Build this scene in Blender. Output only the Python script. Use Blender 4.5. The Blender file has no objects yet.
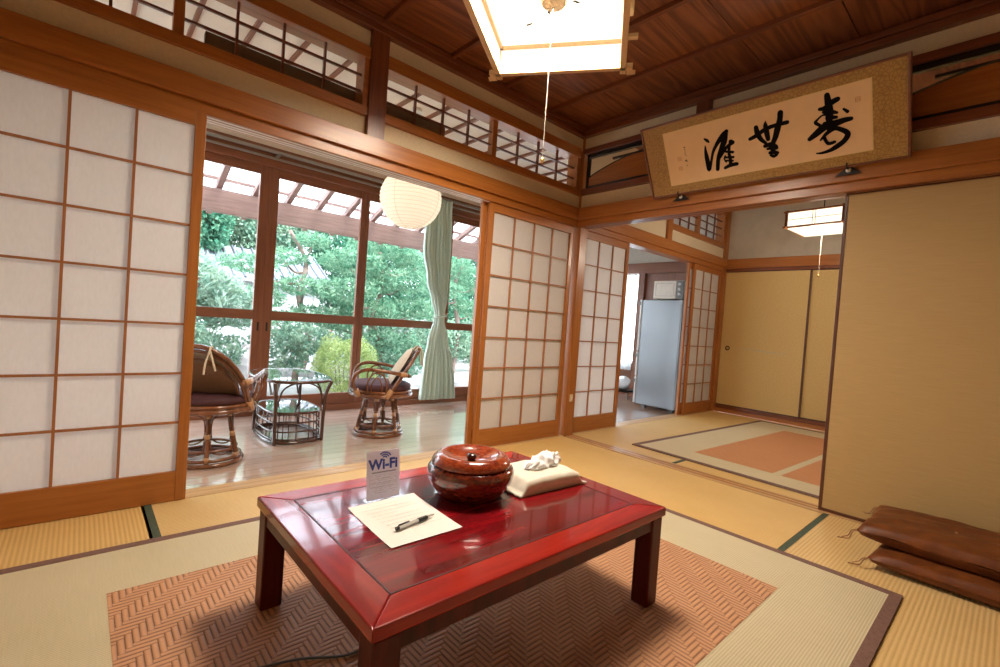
import bpy, bmesh, math, random
import numpy as np
from mathutils import Vector, Matrix
random.seed(7)
rng = np.random.default_rng(7)
SC = bpy.context.scene
COL = SC.collection
PI = math.pi

# ------------------------------------------------------------------ materials
def new_mat(name):
    m = bpy.data.materials.new(name); m.use_nodes = True
    nt = m.node_tree; nt.nodes.clear()
    out = nt.nodes.new('ShaderNodeOutputMaterial')
    return m, nt, out

def lk(nt, a, b): nt.links.new(a, b)

def principled(nt, out, base=(.8,.8,.8), rough=.5, coat=0, coat_rough=.1, metal=0, spec=.5):
    p = nt.nodes.new('ShaderNodeBsdfPrincipled')
    p.inputs['Base Color'].default_value = (*base, 1)
    p.inputs['Roughness'].default_value = rough
    p.inputs['Metallic'].default_value = metal
    p.inputs['Coat Weight'].default_value = coat
    p.inputs['Coat Roughness'].default_value = coat_rough
    p.inputs['Specular IOR Level'].default_value = spec
    lk(nt, p.outputs[0], out.inputs[0])
    return p

def coords(nt, scale=(1,1,1), rot=(0,0,0)):
    tc = nt.nodes.new('ShaderNodeTexCoord'); mp = nt.nodes.new('ShaderNodeMapping')
    mp.inputs['Scale'].default_value = scale; mp.inputs['Rotation'].default_value = rot
    lk(nt, tc.outputs['Object'], mp.inputs['Vector'])
    return mp.outputs[0]

def noise(nt, vec, scale, detail=4, rough=.6, dist=0):
    n = nt.nodes.new('ShaderNodeTexNoise')
    n.inputs['Scale'].default_value = scale; n.inputs['Detail'].default_value = detail
    n.inputs['Roughness'].default_value = rough; n.inputs['Distortion'].default_value = dist
    if vec is not None: lk(nt, vec, n.inputs['Vector'])
    return n.outputs[0]

def ramp(nt, fac, stops):
    r = nt.nodes.new('ShaderNodeValToRGB'); el = r.color_ramp.elements
    while len(el) < len(stops): el.new(.5)
    for e, (p, c) in zip(el, stops):
        e.position = p; e.color = (*c, 1)
    lk(nt, fac, r.inputs[0]); return r.outputs[0]

def bump(nt, p, h, strength=.3, dist=.002):
    b = nt.nodes.new('ShaderNodeBump'); b.inputs['Strength'].default_value = strength
    b.inputs['Distance'].default_value = dist
    lk(nt, h, b.inputs['Height']); lk(nt, b.outputs[0], p.inputs['Normal'])

def math_node(nt, op, a, b=None, c=None):
    n = nt.nodes.new('ShaderNodeMath'); n.operation = op
    for i, v in enumerate((a, b, c)):
        if v is None: continue
        if isinstance(v, (int, float)): n.inputs[i].default_value = v
        else: lk(nt, v, n.inputs[i])
    return n.outputs[0]

def wood(name, light, dark, axis='x', rough=.38, coat=.15, scale=1.0, fig=0.0, bstr=.15):
    m, nt, out = new_mat(name); p = principled(nt, out, light, rough, coat, .2)
    s = {'x': (1.2, 22, 22), 'y': (22, 1.2, 22), 'z': (22, 22, 1.2)}[axis]
    v = coords(nt, tuple(k*scale for k in s))
    n = noise(nt, v, 2.2, 5, .62, .4)
    if fig > 0:
        s2 = {'x': (.55, 6, 6), 'y': (6, .55, 6), 'z': (6, 6, .55)}[axis]
        v2 = coords(nt, s2); n2 = noise(nt, v2, 1.3, 2, .5, .3)
        w = math_node(nt, 'SINE', math_node(nt, 'MULTIPLY', n2, 46.0))
        w = math_node(nt, 'MULTIPLY_ADD', w, .5*fig, 0.0)
        n = math_node(nt, 'ADD', n, w)
    c = ramp(nt, n, [(.28, dark), (.5, tuple((a+b)/2 for a, b in zip(light, dark))), (.72, light)])
    lk(nt, c, p.inputs['Base Color']); bump(nt, p, n, bstr, .001)
    return m

def plain(name, base, rough=.5, coat=0, metal=0, var=.06, vs=20, bstr=0.0, spec=.5):
    m, nt, out = new_mat(name); p = principled(nt, out, base, rough, coat, .1, metal, spec)
    n = noise(nt, coords(nt), vs, 3)
    lo = tuple(max(0, c*(1-var)) for c in base); hi = tuple(min(1, c*(1+var)) for c in base)
    lk(nt, ramp(nt, n, [(.3, lo), (.7, hi)]), p.inputs['Base Color'])
    if bstr: bump(nt, p, n, bstr, .002)
    return m

def emit(name, col, strength, var=0):
    m, nt, out = new_mat(name); e = nt.nodes.new('ShaderNodeEmission')
    e.inputs[0].default_value = (*col, 1); e.inputs[1].default_value = strength
    lk(nt, e.outputs[0], out.inputs[0]); return m

def glass(name, tint=(1,1,1), ior=1.45):
    m, nt, out = new_mat(name)
    t = nt.nodes.new('ShaderNodeBsdfTransparent'); t.inputs[0].default_value = (*tint, 1)
    g = nt.nodes.new('ShaderNodeBsdfGlossy'); g.inputs['Roughness'].default_value = .01
    f = nt.nodes.new('ShaderNodeFresnel'); f.inputs[0].default_value = ior
    gm = nt.nodes.new('ShaderNodeNewGeometry')
    fc = math_node(nt, 'MULTIPLY', f.outputs[0], math_node(nt, 'SUBTRACT', 1.0, gm.outputs['Backfacing']))
    x = nt.nodes.new('ShaderNodeMixShader')
    lk(nt, fc, x.inputs[0]); lk(nt, t.outputs[0], x.inputs[1]); lk(nt, g.outputs[0], x.inputs[2])
    lk(nt, x.outputs[0], out.inputs[0]); return m

def paper(name, col, trans=.4, grain=90):
    m, nt, out = new_mat(name)
    d = nt.nodes.new('ShaderNodeBsdfDiffuse'); t = nt.nodes.new('ShaderNodeBsdfTranslucent')
    x = nt.nodes.new('ShaderNodeMixShader'); x.inputs[0].default_value = trans
    n = noise(nt, coords(nt, (1, 1, .35)), grain, 4)
    c = ramp(nt, n, [(.3, tuple(v*.95 for v in col)), (.7, col)])
    lk(nt, c, d.inputs[0]); lk(nt, c, t.inputs[0])
    lk(nt, d.outputs[0], x.inputs[1]); lk(nt, t.outputs[0], x.inputs[2]); lk(nt, x.outputs[0], out.inputs[0])
    return m

W_L = (.52, .205, .062); W_D = (.34, .108, .028)
M = {}
for a in 'xyz':
    M['frame_'+a] = wood('honey_wood_'+a, (.43,.155,.031), (.29,.090,.015), a, .36, .2)
    M['dark_'+a] = wood('brown_wood_'+a, (.215,.060,.018), (.12,.030,.010), a, .36, .2)
    M['sash_'+a] = wood('window_wood_'+a, (.27,.095,.042), (.17,.054,.022), a, .4, .15)
    M['out_'+a] = wood('weathered_wood_'+a, (.32,.20,.165), (.19,.11,.09), a, .7, 0)
for a in 'xy': M['sill_'+a] = wood('pale_sill_wood_'+a, (.60,.37,.17), (.46,.26,.11), a, .4, .2)
M['lattice'] = wood('lattice_wood', (.42,.17,.06), (.30,.11,.035), 'z', .45, .05)
M['ceil'] = wood('ceiling_board', (.27,.088,.028), (.135,.038,.012), 'x', .5, .05, .6, .32)
M['track'] = plain('white_track', (.72,.66,.62), .4)
M['groove'] = plain('dark_groove', (.035,.02,.015), .7)
M['plaster'] = plain('cream_plaster', (.68,.56,.38), .9, var=.05, vs=60, bstr=.15)
M['plaster2'] = plain('grey_plaster', (.52,.46,.36), .9, var=.10, vs=5, bstr=.1)
M['kitchen_wall'] = plain('kitchen_plaster', (.62,.60,.56), .9)
M['shoji'] = paper('shoji_paper', (.87,.84,.82), .46)
M['edge'] = plain('dark_red_lacquer_edge', (.085,.024,.011), .35, .3)
M['glass'] = glass('window_glass')
M['eng_ceil'] = plain('veranda_ceiling_board', (.80,.70,.58), .7, var=.05, vs=8)
M['black'] = plain('black_lacquer', (.012,.010,.010), .25, .3)
M['ceiling_wall'] = plain('dark_wall', (.42,.33,.2), .9)

def tatami_mat(name, base, dark, axis, w=.0145, rough=.55):
    m, nt, out = new_mat(name); p = principled(nt, out, base, rough, 0, .1, 0, .4)
    tc = nt.nodes.new('ShaderNodeTexCoord'); sp = nt.nodes.new('ShaderNodeSeparateXYZ')
    lk(nt, tc.outputs['Object'], sp.inputs[0])
    # ridges run along `axis`, so they repeat across it
    q = sp.outputs[1 if axis == 'x' else 0]
    ph = math_node(nt, 'SINE', math_node(nt, 'MULTIPLY', q, 2*PI/w))
    s = (3, 160, 1) if axis == 'x' else (160, 3, 1)
    s2 = (160, 6, 1) if axis == 'x' else (6, 160, 1)
    n = noise(nt, coords(nt, s2), 1.5, 3)
    n2 = noise(nt, coords(nt), 2.2, 3)
    h = math_node(nt, 'MULTIPLY_ADD', ph, .5, .5)
    f = math_node(nt, 'MULTIPLY_ADD', h, .42, math_node(nt, 'MULTIPLY', n, .45))
    f = math_node(nt, 'ADD', f, math_node(nt, 'MULTIPLY_ADD', n2, .5, -.2))
    c = ramp(nt, f, [(.12, dark), (.5, tuple(a*.72+b*.28 for a, b in zip(base, dark))), (.95, base)])
    lk(nt, c, p.inputs['Base Color']); bump(nt, p, h, .5, .0016)
    return m
M['tatami_x'] = tatami_mat('tatami_straw_lengthwise', (.72,.49,.215), (.52,.315,.105), 'x')
M['tatami_y'] = tatami_mat('tatami_straw_crosswise', (.72,.47,.18), (.54,.31,.085), 'y')
M['igusa'] = tatami_mat('rush_rug_weave', (.62,.53,.35), (.46,.37,.21), 'x', .008, .6)
M['igusa2'] = tatami_mat('rush_rug_weave_small', (.66,.55,.35), (.52,.41,.23), 'y', .01, .6)
M['green'] = plain('green_cloth_border', (.055,.075,.045), .8, var=.5, vs=120)
M['rug_border'] = plain('purple_brown_binding', (.17,.085,.065), .8, var=.2, vs=90)

def ajiro(name, cols, w=.0165):
    m, nt, out = new_mat(name); p = principled(nt, out, cols[0], .62, 0, .1, 0, .35)
    tc = nt.nodes.new('ShaderNodeTexCoord'); sp = nt.nodes.new('ShaderNodeSeparateXYZ')
    lk(nt, tc.outputs['Object'], sp.inputs[0])
    X = math_node(nt, 'DIVIDE', sp.outputs[0], w); Y = math_node(nt, 'DIVIDE', sp.outputs[1], w)
    i = math_node(nt, 'FLOOR', X); j = math_node(nt, 'FLOOR', Y)
    d = math_node(nt, 'FLOORED_MODULO', math_node(nt, 'SUBTRACT', i, j), 8.0)
    hz = math_node(nt, 'LESS_THAN', d, 3.5)
    def prof(v):
        fr = math_node(nt, 'FRACT', v); a = math_node(nt, 'ABSOLUTE', math_node(nt, 'SUBTRACT', fr, .5))
        return math_node(nt, 'SUBTRACT', 1.0, math_node(nt, 'POWER', math_node(nt, 'MULTIPLY', a, 2.0), 2.5))
    ph, pv = prof(Y), prof(X)
    h = math_node(nt, 'ADD', math_node(nt, 'MULTIPLY', hz, ph), math_node(nt, 'MULTIPLY', math_node(nt, 'SUBTRACT', 1.0, hz), pv))
    n = noise(nt, coords(nt), 3.0, 3); n2 = noise(nt, coords(nt), 160, 2)
    f = math_node(nt, 'ADD', math_node(nt, 'MULTIPLY', h, .62), math_node(nt, 'MULTIPLY', n2, .25))
    f = math_node(nt, 'ADD', f, math_node(nt, 'MULTIPLY_ADD', n, .3, -.12))
    c = ramp(nt, f, [(.1, cols[1]), (.45, tuple((a+b)/2 for a, b in zip(cols[0], cols[1]))), (.9, cols[0])])
    lk(nt, c, p.inputs['Base Color']); bump(nt, p, h, .8, .003)
    return m
M['ajiro'] = ajiro('woven_brown_rush', ((.62,.31,.15), (.155,.066,.042)))
M['ajiro2'] = ajiro('woven_orange_rush', ((.66,.30,.13), (.47,.18,.07)), .012)

def table_wood(name, axis, top, mid, low, rough=.16, coat=.7):
    m, nt, out = new_mat(name); p = principled(nt, out, top, rough, coat, .06, 0, .15)
    s = {'x': (1.0, 9, 9), 'y': (9, 1.0, 9), 'z': (14, 14, 1)}[axis]
    n = noise(nt, coords(nt, s), 1.6, 5, .6, .5)
    c = ramp(nt, n, [(.3, low), (.5, mid), (.7, top)])
    lk(nt, c, p.inputs['Base Color']); return m
M['t_panel'] = table_wood('red_lacquer_panel', 'x', (.28,.006,.010), (.16,.004,.007), (.07,.004,.005), .2)
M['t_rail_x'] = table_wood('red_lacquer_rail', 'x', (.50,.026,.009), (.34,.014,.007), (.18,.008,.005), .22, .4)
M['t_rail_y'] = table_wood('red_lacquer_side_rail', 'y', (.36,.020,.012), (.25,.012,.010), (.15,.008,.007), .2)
M['t_leg'] = table_wood('dark_red_leg', 'z', (.11,.009,.006), (.075,.006,.005), (.04,.004,.004), .4, .15)
M['t_groove'] = plain('table_groove', (.05,.006,.006), .4)

# bowl: mottled lacquer
def bowl_mat(nm='mottled_red_lacquer', C=((.045,.007,.004),(.15,.018,.008),(.30,.055,.018))):
    m, nt, out = new_mat(nm); p = principled(nt, out, (.3,.05,.02), .2, 1, .04)
    n = noise(nt, coords(nt, (1,1,2.2)), 55, 4, .7)
    n2 = noise(nt, coords(nt), 9, 3)
    f = math_node(nt, 'ADD', math_node(nt, 'MULTIPLY', n, .8), math_node(nt, 'MULTIPLY', n2, .2))
    c = ramp(nt, f, [(.36, C[0]), (.5, C[1]), (.68, C[2])])
    lk(nt, c, p.inputs['Base Color']); return m
M['bowl'] = bowl_mat()
M['lid'] = bowl_mat('orange_red_lacquer', ((.14,.016,.007),(.30,.045,.014),(.44,.10,.03)))
M['knob'] = plain('dark_knob', (.03,.006,.005), .15, 1)
M['white_paper'] = plain('white_paper', (.82,.79,.74), .8, var=.02)
M['card'] = paper('pale_card', (.93,.90,.96), .62)
M['blue'] = plain('blue_ink', (.02,.07,.42), .5)
M['grey_ink'] = plain('grey_ink', (.40,.37,.40), .7)
M['faint_ink'] = plain('faint_ink', (.60,.565,.52), .8)
M['pen_clear'] = plain('clear_barrel', (.62,.60,.56), .15, .5)
M['pen_black'] = plain('black_grip', (.015,.015,.015), .4)
M['pack'] = plain('cream_plastic_wrap', (.80,.74,.63), .35, .2, var=.04, vs=40)
M['tissue'] = plain('white_tissue', (.88,.88,.90), .9, var=.02)
def satin(name, base, dark):
    m, nt, out = new_mat(name); p = principled(nt, out, base, .42, 0); p.inputs['Specular IOR Level'].default_value = .25
    n = noise(nt, coords(nt), 14, 4, .6)
    lk(nt, ramp(nt, n, [(.3, dark), (.7, base)]), p.inputs['Base Color']); bump(nt, p, n, .35, .004); return m
M['cushion'] = satin('brown_satin', (.19,.054,.012), (.09,.025,.007))
M['tassel'] = plain('tan_tassel', (.34,.17,.07), .7)

def fusuma_mat():
    m, nt, out = new_mat('fusuma_paper'); p = principled(nt, out, (.6,.4,.15), .62)
    n = noise(nt, coords(nt, (1, 4, 130)), 2.0, 3, .6); n2 = noise(nt, coords(nt, (1,1,1)), 1.3, 2)
    n3 = noise(nt, coords(nt, (1, 90, 90)), 5, 2)
    f = math_node(nt, 'ADD', math_node(nt, 'MULTIPLY', n, .6), math_node(nt, 'MULTIPLY', n2, .2))
    f = math_node(nt, 'ADD', f, math_node(nt, 'MULTIPLY', n3, .2))
    lk(nt, ramp(nt, f, [(.3, (.38,.235,.085)), (.7, (.47,.30,.115))]), p.inputs['Base Color'])
    bump(nt, p, n, .12, .001); return m
M['fusuma'] = fusuma_mat()
def fus2():
    m, nt, out = new_mat('closet_paper'); p = principled(nt, out, (.6,.4,.15), .65)
    n = noise(nt, coords(nt, (1, 30, 30)), 2.0, 3, .6)
    lk(nt, ramp(nt, n, [(.3, (.55,.36,.12)), (.7, (.62,.42,.155))]), p.inputs['Base Color']); return m
M['closet'] = fus2()
M['mist'] = plain('printed_mist', (.48,.40,.24), .7)
def brocade():
    m, nt, out = new_mat('gold_brocade'); p = principled(nt, out, (.5,.3,.08), .5)
    v = nt.nodes.new('ShaderNodeTexVoronoi'); v.inputs['Scale'].default_value = 55; v.feature = 'DISTANCE_TO_EDGE'
    lk(nt, coords(nt), v.inputs['Vector'])
    lk(nt, ramp(nt, v.outputs[0], [(.02, (.30,.155,.035)), (.14, (.43,.245,.06))]), p.inputs['Base Color']); return m
M['brocade'] = brocade()
M['silk'] = plain('aged_art_paper', (.84,.57,.31), .7, var=.04, vs=8)
M['ink'] = plain('black_ink', (.008,.007,.008), .9, var=.2, spec=.05)
M['seal'] = plain('red_seal_ink', (.55,.20,.09), .7)
M['gold_line'] = plain('pale_gold_line', (.75,.55,.22), .4)

def floor_wood(name, light, dark, axis='x', rough=.18):
    m, nt, out = new_mat(name); p = principled(nt, out, light, rough, 1.0, .10, 0, .6)
    tc = nt.nodes.new('ShaderNodeTexCoord'); sp = nt.nodes.new('ShaderNodeSeparateXYZ'); lk(nt, tc.outputs['Object'], sp.inputs[0])
    q = sp.outputs[1 if axis == 'x' else 0]
    r = math_node(nt, 'DIVIDE', q, .105); idn = math_node(nt, 'FLOOR', r); fr = math_node(nt, 'FRACT', r)
    wn = nt.nodes.new('ShaderNodeTexWhiteNoise'); wn.noise_dimensions = '1D'; lk(nt, idn, wn.inputs['W'])
    n = noise(nt, coords(nt, (1.0, 20, 1) if axis == 'x' else (20, 1.0, 1)), 1.8, 4)
    f = math_node(nt, 'ADD', math_node(nt, 'MULTIPLY', n, .7), math_node(nt, 'MULTIPLY', wn.outputs[0], .3))
    seam = math_node(nt, 'GREATER_THAN', fr, .975)
    c = ramp(nt, f, [(.3, dark), (.7, light)])
    mx = nt.nodes.new('ShaderNodeMix'); mx.data_type = 'RGBA'
    lk(nt, seam, mx.inputs['Factor']); lk(nt, c, mx.inputs['A']); mx.inputs['B'].default_value = (*[v*.4 for v in dark], 1)
    lk(nt, mx.outputs['Result'], p.inputs['Base Color']); return m
M['veranda_floor'] = floor_wood('veranda_boards', (.62,.45,.36), (.52,.36,.275))
M['kitchen_floor'] = floor_wood('kitchen_boards', (.36,.22,.145), (.26,.15,.095), 'x', .3)

M['rattan'] = wood('rattan_cane', (.24,.085,.028), (.10,.032,.012), 'z', .25, .5, .4)
M['rattan_tie'] = plain('cane_binding', (.46,.24,.10), .35, .3, var=.25, vs=120)
M['weave'] = plain('woven_cane_panel', (.15,.07,.03), .6, var=.5, vs=260, bstr=.4)
M['maroon'] = plain('maroon_cushion', (.065,.018,.022), .75, var=.15, vs=60)
M['beige_cushion'] = plain('beige_cushion', (.52,.40,.28), .85, var=.08, vs=60, bstr=.2)
M['ribbon'] = plain('cream_ribbon', (.66,.55,.40), .8)
M['dark_rattan'] = wood('dark_rattan_cane', (.10,.035,.018), (.045,.017,.010), 'z', .22, .5, .4)
def ttop():
    m, nt, out = new_mat('table_glass_top'); p = principled(nt, out, (.10,.045,.03), .04, 1, .02)
    p.inputs['Specular IOR Level'].default_value = .8
    return m
M['glass_top'] = ttop()
M['curtain'] = plain('pale_green_curtain', (.64,.78,.69), .85, var=.05, vs=70)
M['rail'] = plain('grey_rail', (.33,.31,.27), .4, metal=.5)
M['lantern'] = None
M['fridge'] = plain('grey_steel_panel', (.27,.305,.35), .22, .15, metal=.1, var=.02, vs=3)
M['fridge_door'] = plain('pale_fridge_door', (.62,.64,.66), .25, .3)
M['micro'] = plain('white_enamel', (.72,.69,.63), .35, .2)
M['micro_dark'] = plain('grey_control_panel', (.15,.15,.15), .3)
M['lace'] = paper('lace_curtain', (.85,.90,.92), .6)
M['outlet'] = plain('ivory_plastic', (.70,.56,.36), .4)
M['iron'] = plain('dark_iron', (.03,.026,.024), .4, metal=.6)
M['brass'] = plain('brass', (.60,.38,.12), .3, metal=.8)
M['string'] = plain('white_string', (.50,.43,.34), .8)
M['lampwood'] = wood('pale_lamp_wood', (.66,.43,.21), (.55,.33,.14), 'x', .45, .1)

# ------------------------------------------------------------------ mesh builder
class MB:
    def __init__(s): s.v = []; s.f = []
    def add(s, vs, fs):
        o = len(s.v); s.v += [tuple(v) for v in vs]; s.f += [tuple(i+o for i in f) for f in fs]; return s
    def box(s, x0, y0, z0, x1, y1, z1, mat=None):
        if x0 > x1: x0, x1 = x1, x0
        if y0 > y1: y0, y1 = y1, y0
        if z0 > z1: z0, z1 = z1, z0
        vs = [(x0,y0,z0),(x1,y0,z0),(x1,y1,z0),(x0,y1,z0),(x0,y0,z1),(x1,y0,z1),(x1,y1,z1),(x0,y1,z1)]
        if mat is not None: vs = [mat @ Vector(v) for v in vs]
        return s.add(vs, [(0,3,2,1),(4,5,6,7),(0,1,5,4),(1,2,6,5),(2,3,7,6),(3,0,4,7)])
    def tube(s, pts, r, n=8, closed=False, cap=True):
        P = [Vector(p) for p in pts]; N = len(P)
        R = r if isinstance(r, (list, tuple)) else [r]*N
        vs = []; fs = []; nrm = None
        for i in range(N):
            if closed: t = P[(i+1) % N] - P[i-1]
            else: t = P[min(i+1, N-1)] - P[max(i-1, 0)]
            t.normalize()
            if nrm is None:
                a = Vector((0,0,1)) if abs(t.z) < .9 else Vector((1,0,0))
                nrm = t.cross(a).normalized()
            nrm = (nrm - t*nrm.dot(t))
            nrm = nrm.normalized() if nrm.length > 1e-6 else t.orthogonal().normalized()
            b = t.cross(nrm)
            for k in range(n):
                a = 2*PI*k/n; vs.append(P[i] + (nrm*math.cos(a)+b*math.sin(a))*R[i])
        M_ = N if closed else N-1
        for i in range(M_):
            j = (i+1) % N
            for k in range(n):
                l = (k+1) % n; fs.append((i*n+k, i*n+l, j*n+l, j*n+k))
        if not closed and cap: fs += [tuple(range(n))[::-1], tuple((N-1)*n+k for k in range(n))]
        return s.add(vs, fs)
    def lathe(s, prof, n=48, c=(0,0,0)):
        vs = []; fs = []; m = len(prof)
        for k in range(n):
            a = 2*PI*k/n
            for r, z in prof: vs.append((c[0]+max(r,1e-5)*math.cos(a), c[1]+max(r,1e-5)*math.sin(a), c[2]+z))
        for k in range(n):
            l = (k+1) % n
            for i in range(m-1): fs.append((k*m+i, l*m+i, l*m+i+1, k*m+i+1))
        return s.add(vs, fs)
    def ribbon(s, pts, w, up, z=0.0):
        """flat painted stroke: pts (a,b,width) in a frame up=(origin,U,V,N)"""
        O, U, V, N_ = up
        o2 = [Vector((p[0], p[1])) for p in pts]
        L = []; Rr = []
        for i, p in enumerate(o2):
            t = (o2[min(i+1, len(o2)-1)] - o2[max(i-1, 0)])
            t = t.normalized() if t.length > 1e-9 else Vector((1, 0))
            q = Vector((-t.y, t.x)) * (pts[i][2]*w*.5)
            L.append(p+q); Rr.append(p-q)
        vs = [O+U*a.x+V*a.y+N_*z for a in L] + [O+U*a.x+V*a.y+N_*z for a in Rr]
        n = len(L); fs = [(i, i+1, n+i+1, n+i) for i in range(n-1)]
        s.add(vs, fs)
        for p, q in ((pts[0], o2[0]), (pts[-1], o2[-1])):
            r = p[2]*w*.5
            s.add([O+U*(q.x+r*math.cos(k*PI/6))+V*(q.y+r*math.sin(k*PI/6))+N_*(z+.0001) for k in range(12)], [tuple(range(12))])
        return s
    def build(s, name, mat, parent=None, world=False, bevel=0, smooth=False, sub=0):
        off = Vector((0,0,0)); par = parent
        if world:
            while par is not None: off += par.location; par = par.parent
        me = bpy.data.meshes.new(name)
        me.from_pydata([(v[0]-off.x, v[1]-off.y, v[2]-off.z) for v in s.v], [], s.f)
        me.validate(); me.update()
        if smooth and len(me.polygons) < 30000:
            bm = bmesh.new(); bm.from_mesh(me); bmesh.ops.recalc_face_normals(bm, faces=bm.faces); bm.to_mesh(me); bm.free()
        me.materials.append(mat)
        o = bpy.data.objects.new(name, me); COL.objects.link(o)
        if parent is not None: o.parent = parent
        if smooth:
            me.polygons.foreach_set('use_smooth', [True]*len(me.polygons))
        if bevel:
            b = o.modifiers.new('bevel', 'BEVEL'); b.width = bevel; b.segments = 2; b.limit_method = 'ANGLE'
        if sub:
            m = o.modifiers.new('sub', 'SUBSURF'); m.levels = sub; m.render_levels = sub
        return o

def thing(name, label, cat, loc=(0,0,0), rz=0, group=None):
    o = bpy.data.objects.new(name, None); COL.objects.link(o); o.empty_display_size = .05
    o.location = loc; o.rotation_euler = (0, 0, rz); o['label'] = label; o['category'] = cat
    if group: o['group'] = group
    return o
def tag(o, label, cat, group=None):
    o['label'] = label; o['category'] = cat
    if group: o['group'] = group
    return o
def struct(o): o['kind'] = 'structure'; return o
def structE(name, loc=(0,0,0)):
    o = bpy.data.objects.new(name, None); COL.objects.link(o); o.location = loc; o['kind'] = 'structure'; return o
def copy_tree(o, parent=None):
    c = o.copy(); COL.objects.link(c)
    if parent is not None: c.parent = parent
    for ch in list(o.children): copy_tree(ch, c)
    return c
def B(*a): return MB().box(*a)
def arc(c, r, a0, a1, n, f): return [f(c, r, a0+(a1-a0)*i/(n-1)) for i in range(n)]
def catmull(P, k=6, closed=False):
    P = [Vector(p) for p in P]; out = []; n = len(P)
    rngs = range(n if closed else n-1)
    for i in rngs:
        if closed: a, b, c, d = P[i-1], P[i], P[(i+1) % n], P[(i+2) % n]
        else: a, b, c, d = P[max(i-1,0)], P[i], P[i+1], P[min(i+2,n-1)]
        for j in range(k):
            t = j/k
            out.append(.5*((2*b)+(c-a)*t+(2*a-5*b+4*c-d)*t*t+(3*b-a-3*c+d)*t**3))
    if not closed: out.append(P[-1])
    return out

H = 1.76
# ================================================================== room shell
# floor with its tatami mats
fl = B(-3.9, -3.9, -.10, .0, .0, -.035).build('floor', M['plaster2']); struct(fl)
def mat_piece(x0, x1, y0, y1, axis, borders):
    g = .0015
    o = B(x0+g, y0+g, -.035, x1-g, y1-g, 0).build('tatami_mat', M['tatami_'+axis], fl)
    for b in borders:
        w = .028
        if b == 'x0': bb = B(x0+g, y0+g, -.001, x0+w, y1-g, .0012)
        if b == 'x1': bb = B(x1-w, y0+g, -.001, x1-g, y1-g, .0012)
        if b == 'y0': bb = B(x0+g, y0+g, -.001, x1-g, y0+w, .0012)
        if b == 'y1': bb = B(x0+g, y1-w, -.001, x1-g, y1-g, .0012)
        bb.build('cloth_border', M['green'], o)
mat_piece(-2.85, -.95, -.95, -.02, 'x', ('y0',))
mat_piece(-.95, -.02, -1.885, -.02, 'y', ('x0',))
mat_piece(-3.8, -2.81, -1.9, -.02, 'y', ('x1',))
mat_piece(-2.81, -1.9, -2.85, -.95, 'y', ())
mat_piece(-1.9, -.95, -1.885, -.95, 'y', ())
mat_piece(-1.9, -.0, -2.85, -1.885, 'x', ('y1',))
mat_piece(-1.9, -.0, -3.8, -2.85, 'x', ('y1',))
mat_piece(-3.8, -1.9, -3.8, -2.85, 'x', ('y1',))
mat_piece(-3.8, -2.81, -2.85, -1.9, 'x', ())
# room two floor
f2 = B(.12, -3.9, -.10, 2.95, 0, -.035).build('floor', M['plaster2']); struct(f2)
fl = f2
mat_piece(.12, 1.93, -.96, .0, 'x', ('y0',))
mat_piece(1.93, 2.93, -1.9, .0, 'y', ())
mat_piece(1.06, 1.93, -1.9, -.96, 'x', ())
mat_piece(.12, 1.06, -3.8, -.96, 'y', ('x1',))
mat_piece(1.06, 2.95, -3.8, -1.9, 'x', ('y1',))
# thresholds (sills) between rooms
def sill(name, x0, y0, x1, y1, axis, n=2):
    s = structE(name)
    B(x0, y0, -.05, x1, y1, .002).build('sill_board', M['sill_'+axis], s, bevel=.002)
    for k in range(n):
        if axis == 'x':
            yy = y0+(y1-y0)*(k+.75)/(n+.5); B(x0, yy-.01, .002, x1, yy+.01, .0026).build('track_groove', M['lampwood'], s)
        else:
            xx = x0+(x1-x0)*(k+.75)/(n+.5); B(xx-.01, y0, .002, xx+.01, y1, .0026).build('track_groove', M['frame_y'], s)
    return s
sill('trim_1', -3.8, -.02, 0, .10, 'x')
sill('trim_2', 0, -3.8, .12, 0, 'y')
sill('trim_3', .09, -.02, 2.95, .10, 'x')
# veranda + kitchen floors
struct(B(-4.4, .10, -.08, .62, 1.74, -.02).build('floor', M['veranda_floor']))
struct(B(.62, .10, -.08, 3.0, 1.74, -.02).build('floor', M['kitchen_floor']))

# ---- wall on the veranda side (W1) : plaster strips between timbers
def wall_strip(name, x0, x1, z0, z1, mat='plaster', y0=0.0, y1=.08):
    return struct(B(x0, y0, z0, x1, y1, z1).build(name, M[mat]))
XL = -3.8
# kamoi + nageshi across main room and room two
k1 = structE('trim_4')
B(XL, -.02, H, .0, .10, H+.05).build('head_track_beam', M['frame_x'], k1, bevel=.002)
for yy in (.0, .035, .065):
    B(XL, yy, H-.0015, 0, yy+.018, H+.001).build('white_track', M['track'], k1)
B(XL, -.045, H+.05, .0, .0, H+.15).build('lintel_board', M['frame_x'], k1, bevel=.003)
k2 = structE('trim_5')
B(.0, -.02, H, 2.95, .10, H+.05).build('head_track_beam', M['frame_x'], k2, bevel=.002)
B(.07, -.045, H+.05, 2.95, .0, H+.15).build('lintel_board', M['frame_x'], k2, bevel=.003)
wall_strip('wall_left', XL, -.0, 1.91, 2.02)
wall_strip('wall_left', XL, -.0, 2.40, 2.60)
wall_strip('wall_left', .0, 2.95, 1.91, 2.04, 'plaster')
wall_strip('wall_left', .0, 2.95, 2.50, 2.70, 'plaster')
wall_strip('wall_left', .0, 1.48, 2.04, 2.50, 'plaster')
wall_strip('wall_left', 2.84, 2.95, 2.04, 2.50, 'plaster')
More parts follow.
